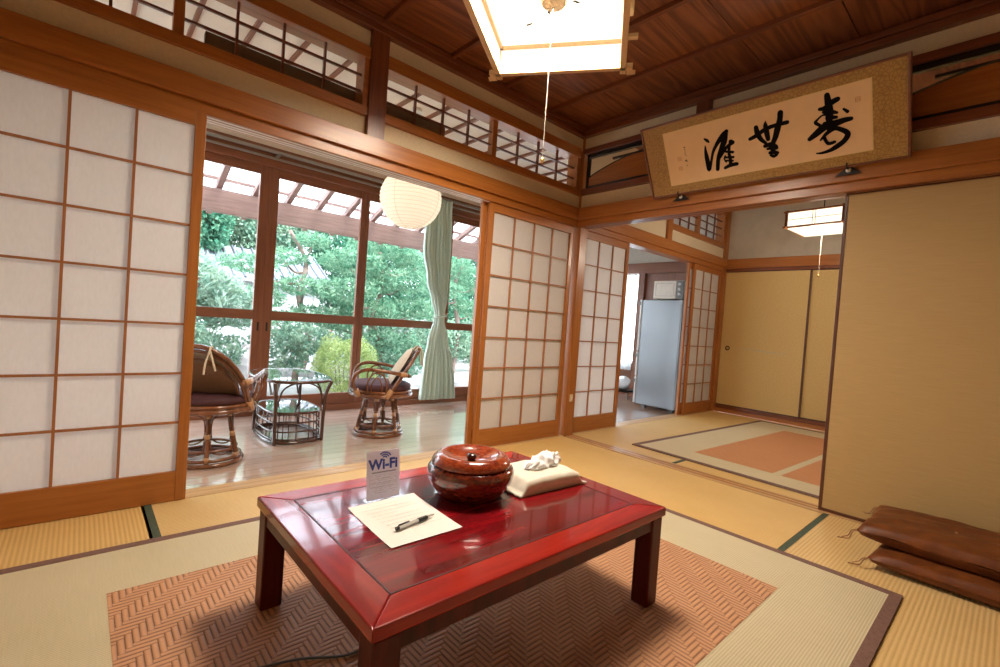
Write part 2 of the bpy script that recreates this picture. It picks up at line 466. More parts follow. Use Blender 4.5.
# posts
def post(x0, y0, x1, y1, z0, z1, mat='frame_z'):
    return struct(B(x0, y0, z0, x1, y1, z1).build('pillar', M[mat], bevel=.003))
post(-.005, -.045, .09, .09, -.0, H)
struct(B(-.004, -.025, H, .075, .09, 2.56).build('pillar', M['frame_z'], bevel=.003))
struct(B(-1.925, -.035, 1.91, -1.82, .09, 2.50).build('pillar', M['dark_z'], bevel=.003))
post(XL, -.03, XL+.1, .09, 0, 2.56)
post(2.87, -.03, 2.96, .09, 0, 2.6)
post(1.44, -.03, 1.53, .09, 1.91, 2.5)
# W2 beams
k3 = structE('trim_6')
B(-.02, XL, H, .10, -.0, H+.05).build('head_track_beam', M['frame_y'], k3, bevel=.002)
B(-.045, XL, H+.05, .0, -.03, H+.15).build('lintel_board', M['frame_y'], k3, bevel=.003)
B(.10, XL, H+.05, .135, -.0, H+.15).build('lintel_board_rear', M['frame_y'], k3, bevel=.003)
for xx in (.0, .05):
    B(xx, XL, H-.0015, xx+.018, 0, H+.001).build('track_strip', M['dark_y'], k3)
def wall_strip_y(name, y0, y1, z0, z1, x0=0.0, x1=.08, mat='plaster'):
    return struct(B(x0, y0, z0, x1, y1, z1).build(name, M[mat]))
wall_strip_y('wall_right', XL, -.0, 1.91, 2.02)
wall_strip_y('wall_right', XL, -.0, 2.40, 2.60)
struct(B(-.03, -1.08, 2.38, .09, -.98, 2.50).build('pillar', M['dark_z'], bevel=.003))
# wall behind fusuma line (beyond the panels)
struct(B(0.0, -3.9, 0, .10, -3.75, H).build('wall_right', M['plaster']))
# other walls of main room
struct(B(-3.9, -3.9, -.02, -3.8, .1, 2.6).build('wall_back', M['plaster']))
struct(B(-3.9, -3.95, -.02, 3.05, -3.8, 2.75).build('wall_near', M['plaster']))
# crown mouldings
cr = structE('trim_7')
B(XL, -.045, 2.495, 0, .0, 2.53).build('crown_lower', M['dark_x'], cr, bevel=.003)
B(XL, -.06, 2.53, 0, .0, 2.565).build('crown_upper', M['dark_x'], cr, bevel=.003)
cr = structE('trim_8')
B(-.045, XL, 2.495, .0, -.045, 2.53).build('crown_lower', M['dark_y'], cr, bevel=.003)
B(-.06, XL, 2.53, .0, -.06, 2.565).build('crown_upper', M['dark_y'], cr, bevel=.003)
# ceiling boards with battens
ce = struct(B(-3.9, -3.9, 2.59, .06, .06, 2.62).build('ceiling', M['ceil']))
for k in range(9):
    yy = -.03-.46*k
    B(-3.8, yy-.46+.002, 2.575, 0, yy-.002, 2.592).build('ceiling_board', M['ceil'], ce)
for k in range(8):
    xx = -.47-.465*k
    B(xx-.014, XL, 2.548, xx+.014, -.02, 2.58).build('batten', M['dark_y'], ce, bevel=.003)
# ceiling room two
struct(B(.06, -3.9, 2.66, 3.05, .1, 2.70).build('ceiling', M['ceil']))
# closet wall (x = 2.95)
cw = structE('trim_9')
B(2.93, XL, H, 3.02, 0, H+.035).build('head_track_beam', M['dark_y'], cw, bevel=.002)
B(2.905, XL, H+.035, 3.0, 0, H+.15).build('lintel_board', M['frame_y'], cw, bevel=.003)
B(2.93, XL, .0, 3.02, 0, .045).build('sill_board', M['frame_y'], cw, bevel=.002)
B(2.94, XL, .045, 3.02, 0, .085).build('track_board', M['dark_y'], cw, bevel=.002)
struct(B(2.96, XL, 1.91, 3.04, .0, 2.7).build('wall_back', M['plaster2']))
struct(B(3.05, XL, 0, 3.08, .0, 1.8).build('wall_back', M['plaster2']))
struct(B(2.945, -.028, 1.91, 2.975, .0, 2.68).build('trim_10', M['dark_z']))

# ---- lattice transom windows (ranma) in W1
def ranma(n, x0, x1, z0, z1, mull, cols=4, rows=3, sillz=.05, topz=.07, wallz=(2.02, 2.40)):
    w = structE('window_%d' % n, ((x0+x1)/2, 0, z0))
    f = MB()
    f.box(x0-.03, -.025, wallz[0], x1+.03, .09, z0); f.box(x0-.03, -.025, z1, x1+.03, .09, wallz[1])
    f.box(x0-.03, -.015, z0, x0, .09, z1); f.box(x1, -.015, z0, x1+.03, .09, z1)
    f.build('window_frame', M['frame_x'], w, world=True, bevel=.002)
    B(mull-.02, .0, z0, mull+.02, .05, z1).build('mullion', M['frame_z'], w, world=True, bevel=.001)
    for a, b in ((x0, mull-.02), (mull+.02, x1)):
        s = MB(); t = .0055
        for k in range(1, cols):
            x = a+(b-a)*k/cols; s.box(x-t, .012, z0, x+t, .03, z1)
        for k in range(1, rows):
            z = z0+(z1-z0)*k/rows; s.box(a, .014, z-t, b, .028, z+t)
        s.build('lattice', M['dark_x'], w, world=True)
        B(a, .032, z0, b, .035, z1).build('pane', M['glass'], w, world=True)
ranma(1, -3.66, -1.955, 2.07, 2.335, -2.805)
ranma(2, -1.82+.012, -.075, 2.07, 2.325, -.965)
ranma(3, 1.56, 2.81, 2.10, 2.46, 2.185, 3, 4, wallz=(2.04, 2.50))

# ---- carved-board transom in W2
w = structE('window_4', (0, -1.9, 2.02))
f = MB(); f.box(-.025, XL, 2.02, .09, -.03, 2.07); f.box(-.025, XL, 2.36, .09, -.03, 2.40)
f.build('window_frame', M['dark_y'], w, world=True, bevel=.002)
f = MB()
for ya, yb in ((-1.86, -.055), (-3.75, -1.94)):
    f.box(.0, ya, 2.07, .03, yb, 2.095); f.box(.0, ya, 2.325, .03, yb, 2.36); f.box(.0, yb-.022, 2.07, .03, yb, 2.36); f.box(.0, ya, 2.07, .03, ya+.022, 2.36)
f.build('black_frame', M['black'], w, world=True, bevel=.002)
for ya, yb in ((-1.84, -.077), (-3.73, -1.96)):
    # mountain-shaped board: top edge is a long curve
    ys = [yb+(ya-yb)*k/40 for k in range(41)]
    def tz(y):
        t = (y-yb)/(ya-yb); return 2.17+.11*math.sin(PI*min(1, t*1.05))**.8+.03*math.sin(2*PI*t)
    vs = []; fs = []
    for y in ys: vs += [(.012,y,2.09),(.012,y,tz(y)),(.022,y,tz(y)),(.022,y,2.09)]
    for k in range(40):
        a = 4*k; b = a+4
        for q in range(4): fs.append((a+q, a+(q+1) % 4, b+(q+1) % 4, b+q))
    MB().add(vs, fs).build('carved_board', M['frame_y'], w, world=True)
    MB().tube([(.014, y, tz(y)) for y in ys], .006, 6).build('black_curve', M['black'], w, world=True)
    s = MB()
    s.box(.010, yb-.55, 2.275, .028, yb-.22, 2.29); s.box(.010, yb-1.2, 2.255, .028, yb-.72, 2.27)
    s.build('inlay_bar', M['black'], w, world=True)
    B(.033, ya, 2.08, .036, yb, 2.34).build('pane', M['glass'], w, world=True)
struct(B(-.02, -1.94, 2.02, .09, -1.86, 2.42).build('pillar', M['dark_z'], bevel=.002))

# ================================================================== shoji screens
def shoji(label, x0, x1, y, cols, zp0=.137, zp1=1.698, rows=7, stile=.042, th=.03, group=None, wide_first=0):
    """sliding screen in a plane of constant y, face towards -y"""
    c = thing('shoji_screen', label, 'sliding screen', ((x0+x1)/2, y+th/2, .003), 0, group)
    px0, px1 = x0+stile, x1-stile
    for a, b in ((x0, px0), (px1, x1)):
        B(a, y, .003, b, y+th, H).build('stile', M['frame_z'], c, world=True, bevel=.002)
    B(px0, y+.001, zp1, px1, y+th-.001, H).build('top_rail', M['frame_x'], c, world=True, bevel=.001)
    B(px0, y+.002, .003, px1, y+th-.002, zp0).build('bottom_board', M['frame_x'], c, world=True, bevel=.001)
    t = .0048; s = MB()
    for k in range(1, cols):
        x = px0+(px1-px0)*k/cols; s.box(x-t, y+.004, zp0, x+t, y+.016, zp1)
    for k in range(1, rows):
        z = zp0+(zp1-zp0)*k/rows; s.box(px0, y+.005, z-t, px1, y+.015, z+t)
    s.build('lattice', M['lattice'], c, world=True)
    B(px0, y+.017, zp0, px1, y+.0185, zp1).build('paper', M['shoji'], c, world=True)
    return c
shoji('large dark-framed shoji screen, three paper columns wide, left of the veranda opening', -3.386, -2.686, -.034, 3)
struct(B(-3.72, -.004, .003, -3.36, .026, H).build('wall_left', M['shoji']))
shoji('shoji screen with four paper columns between the veranda opening and the corner pillar', -.965, -.04, -.004, 4)
shoji('shoji screen almost hidden, its stile peeping out beside the veranda opening', -1.0, -.075, .034, 4)
shoji('shoji screen between the corner pillar and the kitchen doorway, in the rear room', .09, .80, .0, 3)
shoji('narrow shoji screen right of the refrigerator beside the closet doors', 2.155, 2.87, .0, 3)
shoji('shoji screen almost hidden behind another, only its stile shows right of the refrigerator', 2.08, 2.80, .034, 3)
# outlet on corner pillar
o = thing('wall_switch', 'small ivory socket plate low on the corner pillar between two shoji screens', 'socket', (.03, -.045, .325))
B(.012, -.053, .295, .048, -.045, .355).build('plate', M['outlet'], o, world=True, bevel=.002)
B(.022, -.056, .31, .038, -.053, .34).build('insert', M['micro'], o, world=True, bevel=.001)

# ================================================================== fusuma
def fusuma(label, y0, y1, x, z0, z1, mat, frame='dark', pull=None, th=.022, fw=.016, group=None, bfw=None):
    c = thing('fusuma_panel', label, 'sliding door', (x+th/2, (y0+y1)/2, z0), 0, group)
    B(x+.003, y0+fw*.5, z0+.005, x+th-.003, y1-fw*.5, z1-.003).build('panel', M[mat], c, world=True)
    f = MB(); b = bfw or fw
    f.box(x, y0, z0, x+th, y0+fw, z1); f.box(x, y1-fw, z0, x+th, y1, z1)
    f.box(x, y0+fw, z0, x+th, y1-fw, z0+b); f.box(x, y0+fw, z1-.008, x+th, y1-fw, z1)
    f.build('frame', M['edge'], c, world=True, bevel=.0015)
    if pull:
        py, pz = pull
        dp = MB().lathe([(.0,.0),(.018,.0),(.022,.004),(.027,.004),(.029,.0)], 24).build('door_pull', M['black'], c)
        dp.location = (x-c.location.x+.003, py-c.location.y, pz-z0); dp.rotation_euler = (0, -PI/2, 0)
        p = MB().lathe([(.0,.0),(.0175,.0)], 20).build('pull_cup', M['brass'], dp); p.location = (0, 0, .0012)
    return c
fusuma('tall plain gold-beige fusuma panel with dark edge, right of the wide opening', -2.80, -1.852, .032, .003, H, 'fusuma')
struct(B(.06, -3.75, .003, .08, -2.79, H).build('wall_right', M['fusuma']))
# closet doors
cd = fusuma('mustard closet door with round black pull beside the narrow shoji screen', -.955, -.012, 2.95, .085, H, 'closet', pull=(-.112, .806))
MB().add([(2.9525,-.19,.81),(2.9525,-.46,.80),(2.9525,-.50,.792),(2.9525,-.78,.788),(2.9525,-.78,.794),(2.9525,-.50,.806),(2.9525,-.46,.812),(2.9525,-.19,.813)],
         [(0,1,6,7),(1,2,5,6),(2,3,4,5)]).build('printed_mist', M['mist'], cd, world=True)
fusuma('mustard closet door half hidden by the big beige panel, under the paper box lamp', -1.89, -.94, 2.975, .085, H, 'closet')
struct(B(2.96, -3.8, .085, 2.98, -1.895, H).build('wall_back', M['closet']))

# ================================================================== veranda
YV = 1.773
vc = struct(B(-4.4, .08, 2.60, 3.05, 1.85, 2.63).build('ceiling', M['eng_ceil']))
for k in range(26):
    xx = -4.02+.277*k
    B(xx-.010, .08, 2.575, xx+.012, 1.8, 2.602).build('batten', M['sash_y'], vc)
struct(B(-2.69, .10, 2.02, -1.32, .14, 2.185).build('trim_12', plain('khaki_board', (.16,.11,.06), .7)))
wv = structE('wall_back')
B(-4.4, YV-.03, 2.17, 2.9, YV+.10, 2.62).build('header_plaster', M['eng_ceil'], wv)
B(-4.4, YV-.05, 2.085, 3.0, YV+.10, 2.19).build('header_beam', M['sash_x'], wv, bevel=.003)
B(-4.4, YV-.10, 2.19, 3.0, YV+.0, 2.23).build('header_board', M['sash_x'], wv, bevel=.003)
B(-4.4, YV-.04, -.06, 3.0, YV+.10, .03).build('sill_beam', M['sash_x'], wv, bevel=.003)
struct(B(-4.5, .0, -.05, -4.4, 1.9, 2.65).build('wall_left', M['plaster']))
def sash(n, x0, x1, gx0, gx1, y, handles=()):
    """sliding glass door; gx = glazed span"""
    w = structE('window_%d' % n, ((x0+x1)/2, y, .03))
    zs = (.135, .795, .875, 2.017)
    f = MB()
    f.box(x0, y, .03, gx0, y+.035, 2.09); f.box(gx1, y, .03, x1, y+.035, 2.09)
    f.build('stile', M['sash_z'], w, world=True, bevel=.003)
    f = MB(); f.box(gx0, y+.001, .03, gx1, y+.034, zs[0]); f.box(gx0, y+.001, zs[1], gx1, y+.034, zs[2]); f.box(gx0, y+.001, zs[3], gx1, y+.034, 2.09)
    f.build('rail', M['sash_x'], w, world=True, bevel=.003)
    for a, b in ((zs[0], zs[1]), (zs[2], zs[3])):
        B(gx0, y+.015, a, gx1, y+.019, b).build('pane', M['glass'], w, world=True)
    for hx in handles:
        B(hx-.008, y-.002, .70, hx+.008, y+.004, .775).build('finger_pull', M['iron'], w, world=True, bevel=.002)
sash(5, -3.0, -1.925, -2.93, -2.00, YV-.0, (-1.955,))
sash(6, -1.925, -1.055, -1.85, -1.10, YV+.001, (-1.885,))
sash(7, -1.053, -.05, -1.012, -.10, YV-.0)
sash(8, -.05, .92, .0, .86, YV+.001)
sash(11, .92, 1.90, .98, 1.83, YV-.0)
sash(12, 1.90, 2.99, 1.96, 2.93, YV+.001)
sash(9, -4.35, -3.0, -4.2, -3.07, YV+.0)
# curtain rail
cr = structE('trim_11')
B(-4.3, 1.60, 2.165, .6, 1.625, 2.185).build('rail', M['rail'], cr)
for xx in (-3.2, -1.9, -.6, .35):
    B(xx-.012, 1.60, 2.165, xx+.012, 1.76, 2.175).build('bracket', M['rail'], cr)
B(-4.3, 1.66, 2.13, .6, 1.675, 2.145).build('rail_rear', M['rail'], cr)

# curtain, gathered with a tieback
def curtain():
    c = thing('curtain', 'pale green curtain tied in at its middle, hanging at the veranda glass doors', 'curtain', (-.20, 1.60, 0))
    zs = np.linspace(2.16, .05, 44); nu = 90
    def width(z):
        pts = [(2.16,.15,-.13),(1.63,.165,-.12),(1.3,.13,-.08),(1.11,.096,-.045),(.97,.062,-.03),(.90,.062,-.03),(.68,.125,-.02),(.45,.18,.0),(.25,.21,.01),(.05,.228,.012)]
        for (a, w, o), (b, w2, o2) in zip(pts, pts[1:]):
            if a >= z >= b:
                t = (a-z)/(a-b); t = t*t*(3-2*t); return w+(w2-w)*t, o+(o2-o)*t
        return pts[-1][1], pts[-1][2]
    vs = []; fs = []
    for i, z in enumerate(zs):
        w, off = width(z)
        for k in range(nu):
            u = k/(nu-1)*2-1
            amp = .012+.028*(w/.2)
            x = off+u*w; y = amp*math.sin(u*26+.35*math.sin(z*3))+.012*math.sin(u*7+z*2)
            if w < .1: y += .03*math.cos(u*PI/2)*-1
            vs.append((x, y, z))
    for i in range(len(zs)-1):
        for k in range(nu-1):
            a = i*nu+k; fs.append((a, a+1, a+nu+1, a+nu))
    o = MB().add(vs, fs).build('cloth', M['curtain'], c, smooth=True)
    sd = o.modifiers.new('solid', 'SOLIDIFY'); sd.thickness = .003
    MB().tube([(-.03+.072*math.cos(a), -.006+.050*math.sin(a), .935+.012*math.cos(a)) for a in np.linspace(0, 2*PI, 33)[:-1]], .011, 8, True).build('tieback', M['curtain'], c, smooth=True)
    for k in range(9):
        x = -.27+.035*k; MB().tube([(x, 0, 2.15), (x, 0, 2.172)], .003, 6).build('hook', M['rail'], c)
curtain()

# paper lantern
def lantern():
    L = (-1.114, .834, 1.868); r = .248
    t = thing('paper_lantern', 'round white paper lantern hanging over the rattan chairs on the veranda', 'lantern', L)
    m, nt, out = new_mat('lantern_paper')
    d = nt.nodes.new('ShaderNodeBsdfTranslucent'); e = nt.nodes.new('ShaderNodeBsdfDiffuse'); x = nt.nodes.new('ShaderNodeMixShader')
    d.inputs[0].default_value = (.93,.89,.82,1); e.inputs[0].default_value = (.86,.82,.76,1); x.inputs[0].default_value = .55
    lk(nt, e.outputs[0], x.inputs[1]); lk(nt, d.outputs[0], x.inputs[2]); lk(nt, x.outputs[0], out.inputs[0])
    prof = []; n = 21*4
    for k in range(n+1):
        a = -PI/2+.17+(PI-.49)*k/n
        rr = r*(1-.012*abs(math.sin(PI*k/4)))
        prof.append((rr*math.cos(a), rr*math.sin(a)*.97))
    MB().lathe(prof, 64).build('paper_shade', m, t, smooth=True)
    rb = MB()
    for k in range(0, 22):
        a = -PI/2+.17+(PI-.49)*k/21
        rb.tube([(r*1.002*math.cos(a)*math.cos(b), r*1.002*math.cos(a)*math.sin(b), r*.97*math.sin(a)) for b in np.linspace(0, 2*PI, 49)[:-1]], .0011, 4, True)
    for q in range(4):
        b = q*PI/2+.5
        rb.tube([(r*1.003*math.cos(a)*math.cos(b), r*1.003*math.cos(a)*math.sin(b), r*.97*math.sin(a)) for a in np.linspace(-PI/2+.17, PI/2-.32, 30)], .0013, 4)
    rb.build('hoop', plain('lantern_wire', (.62,.52,.36), .6), t)
    MB().tube([(0,0,.12),(0,0,.70)], .004, 6).build('cord', M['string'], t)
    MB().lathe([(0,.73),(.04,.73),(.045,.70),(.02,.69),(0,.69)], 20).build('ceiling_cap', M['micro'], t)
    MB().lathe([(0,-.05),(.03,-.04),(.04,0),(.03,.05),(.018,.08),(.018,.12),(0,.12)], 20).build('bulb', emit('bulb_glow', (1,.88,.70), LB), t, smooth=True)
LB = 14
lantern()

# ================================================================== rattan chairs
def rattan_chair(label, loc, rz):
    t = thing('rattan_chair', label, 'chair', loc, rz, 'rattan swivel chairs on the veranda')
    ring = lambda r, z, n=40: [(r*math.cos(a), r*math.sin(a), z) for a in np.linspace(0, 2*PI, n+1)[:-1]]
    b = MB(); b.tube(ring(.182, .013), .013, 8, True); b.tube(ring(.172, .037), .011, 8, True); b.tube(ring(.150, .085), .009, 8, True)
    b.build('base_ring', M['rattan'], t, smooth=True)
    for k in range(6):
        a = k*PI/3+.3
        pts = catmull([(.172*math.cos(a), .172*math.sin(a), .02), (.160*math.cos(a), .160*math.sin(a), .10), (.130*math.cos(a), .130*math.sin(a), .22), (.118*math.cos(a), .118*math.sin(a), .305)])
        lg = MB().tube(pts, .0125, 8).build('leg', M['rattan'], t, smooth=True)
        w = MB()
        for z, r in ((.045, .169), (.17, .144), (.285, .120)):
            w.tube([(r*math.cos(a), r*math.sin(a), z-.014), (r*math.cos(a)*.98, r*math.sin(a)*.98, z+.014)], .0155, 8)
        w.build('cane_binding', M['rattan_tie'], lg, smooth=True)
        a2 = a+PI/6; rr = .15; q = MB()
        # U-shaped thin braces low and high between legs
        A = lambda ang, r, z: (r*math.cos(ang), r*math.sin(ang), z)
        q.tube(catmull([A(a+.10,.150,.15), A(a+.16,.150,.085), A(a2,.150,.062), A(a+PI/3-.16,.150,.085), A(a+PI/3-.10,.150,.15)]), .0045, 6)
        q.tube(catmull([A(a+.10,.138,.20), A(a+.18,.130,.27), A(a2,.126,.288), A(a+PI/3-.18,.130,.27), A(a+PI/3-.10,.138,.20)]), .0045, 6)
        q.build('brace', M['rattan'], t, smooth=True)
    MB().lathe([(0,.29),(.10,.29),(.12,.30),(.12,.312),(0,.312)], 24).build('swivel_plate', M['iron'], t)
    s = MB(); s.tube(ring(.235, .325), .014, 8, True); s.tube(ring(.228, .35), .012, 8, True); s.tube(ring(.16, .318), .010, 8, True)
    for k in range(4):
        a = k*PI/4; s.tube([(.23*math.cos(a), .23*math.sin(a), .325), (-.23*math.cos(a), -.23*math.sin(a), .325)], .010, 8)
    s.build('seat_frame', M['rattan'], t, smooth=True)
    MB().lathe([(0,.352),(.195,.352),(.224,.362),(.232,.378),(.226,.398),(.20,.41),(.10,.415),(0,.417)], 40).build('seat_cushion', M['maroon'], t, smooth=True)
    # back hoop: from the seat sides up and leaning back
    def bp(u, k=1.0, d=0):   # u in 0..1 round the hoop
        a = PI*u; y = .232*math.cos(a)*k; h = math.sin(a)**.8*k
        z = .33+.365*h; x = -.05-.20*h*(1.0)-.03*math.sin(a)+d
        return (x, y, z)
    back = t
    hb = MB(); hb.tube([bp(u) for u in np.linspace(0, 1, 41)], .0135, 8)
    hb.tube([bp(u, .93, -.004) for u in np.linspace(0, 1, 41)], .010, 8)
    bf = hb.build('back_frame', M['rattan'], t, smooth=True)
    vs = []; fs = []; nn = 20
    for i in range(nn+1):
        u = i/nn
        top = bp(u, .80); low = (-.075, .80*.232*math.cos(PI*u), .40)
        for j in range(9):
            s_ = j/8; vs.append([low[q]+(top[q]-low[q])*s_ for q in range(3)])
    for i in range(nn):
        for j in range(8): a = i*9+j; fs.append((a, a+9, a+10, a+1))
    o = MB().add(vs, fs).build('cane_panel', M['weave'], t, smooth=True)
    m_ = o.modifiers.new('s', 'SOLIDIFY'); m_.thickness = .008
    ib = MB(); ib.tube([bp(u, .80) for u in np.linspace(0, 1, 31)], .006, 6)
    ib.tube([(-.075, -.185, .40), (-.085, 0, .40), (-.075, .185, .40)], .009, 6)
    ib.build('inner_hoop', M['rattan'], t, smooth=True)
    # back cushion on the front side
    vs = []; fs = []
    nu, nv = 18, 12
    for side in (0, 1):
        for i in range(nu+1):
            for j in range(nv+1):
                u = i/nu*2-1; v = j/nv
                w = .175*math.sqrt(max(0, 1-(max(0, v-.35)/.66)**2.2))
                bul = (1-abs(u)**3)*(math.sin(PI*min(1, max(0, v)))**.4 if 0 < v < 1 else 0)
                z = .415+.27*v; x = -.072-.165*(v**.95)+(.012+.040*bul if side else .012)
                vs.append((x, u*w, z))
    N = (nu+1)*(nv+1)
    for i in range(nu):
        for j in range(nv):
            a = i*(nv+1)+j; fs.append((a, a+1, a+nv+2, a+nv+1)); fs.append((N+a, N+a+nv+1, N+a+nv+2, N+a+1))
    MB().add(vs, fs).build('back_cushion', M['beige_cushion'], t, smooth=True)
    rb = MB()
    for sgn in (-1, 1):
        tx, ty, tz = bp(.5+.11*sgn)
        rb.tube(catmull([(tx+.03, ty, tz-.01), (tx+.005, ty, tz+.018), (tx-.025, ty, tz-.005), (tx-.03, ty+.015, tz-.07), (tx-.035, ty+.02*sgn, tz-.13)]), .0055, 6)
        rb.tube(catmull([(tx-.022, ty, tz-.0), (tx-.03, ty-.02, tz-.06), (tx-.034, ty-.035, tz-.11)]), .0055, 6)
    rb.build('tie_ribbon', M['ribbon'], t, smooth=True)
    for sg in (-1, 1):
        y = .232*sg
        arm = MB()
        arm.tube(catmull([(.17, y*.80, .335), (.205, y*.98, .41), (.195, y*1.08, .485), (.12, y*1.12, .525), (-.0, y*1.12, .52), (-.12, y*1.06, .50), (-.20, y*.93, .485)], 7), .0145, 8)
        ar = arm.build('armrest', M['rattan'], t, smooth=True)
        lp = MB()
        lp.tube(catmull([(.10, y*.98, .345), (.105, y*1.08, .43), (.075, y*1.1, .49), (.04, y*1.12, .505), (.0, y*1.1, .49), (-.03, y*1.08, .43), (-.03, y*1.0, .345)], 6), .0065, 6)
        lp.tube(catmull([(.075, y*.99, .345), (.075, y*1.07, .42), (.04, y*1.1, .47), (.005, y*1.07, .42), (.0, y*1.0, .345)], 6), .005, 6)
        lp.build('arm_loop', M['rattan'], ar, smooth=True)
        w = MB()
        w.tube([(-.125, y*1.06, .50), (-.175, y*.97, .49)], .019, 8); w.tube([(-.03, y*1.0, .315), (-.075, y*.99, .375)], .022, 8)
        w.tube([(.165, y*.80, .322), (.185, y*.88, .37)], .020, 8)
        w.build('cane_binding', M['rattan_tie'], ar, smooth=True)
    return t
rattan_chair('rattan swivel chair seen side-on near the curtain, beige back cushion and maroon seat', (-1.30, .78, -.02), math.radians(154))
rattan_chair('rattan swivel chair seen from behind, partly hidden by the left shoji screen', (-2.49, .62, -.02), math.radians(62))

# rattan side table
def rattan_table():
    t = thing('rattan_table', 'dark oval rattan table with glossy top between the two rattan chairs', 'side table', (-1.915, 1.01, -.02))
    def sup(a, rx, ry, n=3.2):
        c, s = math.cos(a), math.sin(a)
        return (rx*math.copysign(abs(c)**(2/n), c), ry*math.copysign(abs(s)**(2/n), s))
    def loop(rx, ry, z, k=56, n=3.2): return [(*sup(a, rx, ry, n), z) for a in np.linspace(0, 2*PI, k+1)[:-1]]
    def slab(rx, ry, z0, z1, n=3.2):
        m = MB(); k = 56; a = loop(rx, ry, z0, k, n); b = loop(rx, ry, z1, k, n)
        m.add(a+b, [tuple(range(k))[::-1], tuple(range(k, 2*k))]+[(i, (i+1) % k, k+(i+1) % k, k+i) for i in range(k)]); return m
    slab(.232, .36, .435, .447, 2.8).build('table_top', M['glass_top'], t)
    MB().tube(loop(.235, .363, .438, 56, 2.8), .011, 8, True).build('top_rim', M['dark_rattan'], t, smooth=True)
    slab(.170, .262, .205, .215).build('shelf', M['glass_top'], t)
    b = MB(); b.tube(loop(.176, .27, .21), .009, 8, True); b.build('shelf_rim', M['dark_rattan'], t, smooth=True)
    b = MB(); b.tube(loop(.185, .285, .012), .011, 8, True); b.tube(loop(.180, .278, .03), .008, 8, True)
    b.build('base_ring', M['dark_rattan'], t, smooth=True)
    b = MB(); b.tube(loop(.181, .279, .085), .006, 6, True); b.tube(loop(.179, .275, .145), .006, 6, True)
    b.build('basket_rail', M['dark_rattan'], t, smooth=True)
    b = MB()
    for k in range(30):
        a = 2*PI*k/30+.05
        x, y = sup(a, .183, .282); x2, y2 = sup(a, .176, .27); b.tube([(x, y, .02), (x2, y2, .205)], .0035, 5)
    b.build('basket_spokes', M['dark_rattan'], t, smooth=True)
    for sx in (-1, 1):
        for sy in (-1, 1):
            MB().tube(catmull([(.160*sx, .248*sy, .0), (.163*sx, .252*sy, .20), (.168*sx, .26*sy, .33), (.19*sx, .30*sy, .432)]), .013, 8).build('leg', M['dark_rattan'], t, smooth=True)
            q = MB(); q.tube(catmull([(.155*sx, .235*sy, .26), (.15*sx, .21*sy, .36), (.14*sx, .15*sy, .405), (.14*sx, .04*sy, .428)]), .006, 6)
            q.tube(catmull([(.15*sx, .25*sy, .26), (.13*sx, .255*sy, .36), (.08*sx, .26*sy, .405), (.0*sx, .265*sy, .428)]), .006, 6)
            q.build('brace', M['dark_rattan'], t, smooth=True)
rattan_table()

# ================================================================== rugs
def rug(label, x0, x1, y0, y1, bw, inners, mat, imat, loc, rz=0, th=.006):
    t = thing('rug', label, 'rug', loc, rz)
    X, Y = loc[0], loc[1]
    B(x0-X, y0-Y, 0, x1-X, y1-Y, th).build('rush_mat', mat, t)
    b = MB()
    b.box(x0-X, y0-Y, 0, x0-X+bw, y1-Y, th+.0015); b.box(x1-X-bw, y0-Y, 0, x1-X, y1-Y, th+.0015)
    b.box(x0-X+bw, y0-Y, 0, x1-X-bw, y0-Y+bw, th+.0015); b.box(x0-X+bw, y1-Y-bw, 0, x1-X-bw, y1-Y, th+.0015)
    b.build('border', M['rug_border'], t)
    for i in inners:
        B(i[0]-X, i[2]-Y, th-.001, i[1]-X, i[3]-Y, th+.001).build('woven_field', imat, t)
rug('large pale rush rug with brown woven centre, under the red low table', -3.345, -.757, -2.316, -.41, .036,
    [(-2.985, -1.118, -2.005, -.745)], M['igusa'], M['ajiro'], (-2.05, -1.36, .0012))
rug('rush rug with orange centre blocks in the rear room, before the closet doors', .305, 2.80, -3.3, -.49, .042,
    [(.585, 2.43, -1.445, -.875), (.585, 2.43, -2.9, -1.50)], M['igusa2'], M['ajiro2'], (.305, -.49, .0012), math.radians(-2.6))

# ================================================================== low table
HT = .336
TX0, TX1, TY0, TY1 = -2.657, -1.585, -1.787, -1.031
t = thing('low_table', 'low red lacquered wooden table on the rush rug', 'table', ((TX0+TX1)/2, (TY0+TY1)/2, .0084))
iw = .082
ix0, ix1, iy0, iy1 = TX0+iw, TX1-iw, TY0+iw, TY1-iw
B(ix0-.001, iy0-.001, HT-.022, ix1+.001, iy1+.001, HT-.0005).build('top_panel', M['t_panel'], t, world=True)
def rail(quad, mat):
    z0, z1 = HT-.03, HT
    vs = [(*p, z0) for p in quad]+[(*p, z1) for p in quad]
    MB().add(vs, [(3,2,1,0),(4,5,6,7),(0,1,5,4),(1,2,6,5),(2,3,7,6),(3,0,4,7)]).build('top_rail', mat, t, world=True, bevel=.004)
rail([(TX0,TY0),(TX1,TY0),(ix1,iy0),(ix0,iy0)], M['t_rail_x']); rail([(TX1,TY1),(TX0,TY1),(ix0,iy1),(ix1,iy1)], M['t_rail_x'])
rail([(TX0,TY1),(TX0,TY0),(ix0,iy0),(ix0,iy1)], M['t_rail_y']); rail([(TX1,TY0),(TX1,TY1),(ix1,iy1),(ix1,iy0)], M['t_rail_y'])
g = MB(); gw = .0022
g.box(ix0-gw, iy0-gw, HT-.01, ix1+gw, iy0+gw, HT+.0003); g.box(ix0-gw, iy1-gw, HT-.01, ix1+gw, iy1+gw, HT+.0003)
g.box(ix0-gw, iy0, HT-.01, ix0+gw, iy1, HT+.0003); g.box(ix1-gw, iy0, HT-.01, ix1+gw, iy1, HT+.0003)
g.build('inlay_line', M['t_groove'], t, world=True)
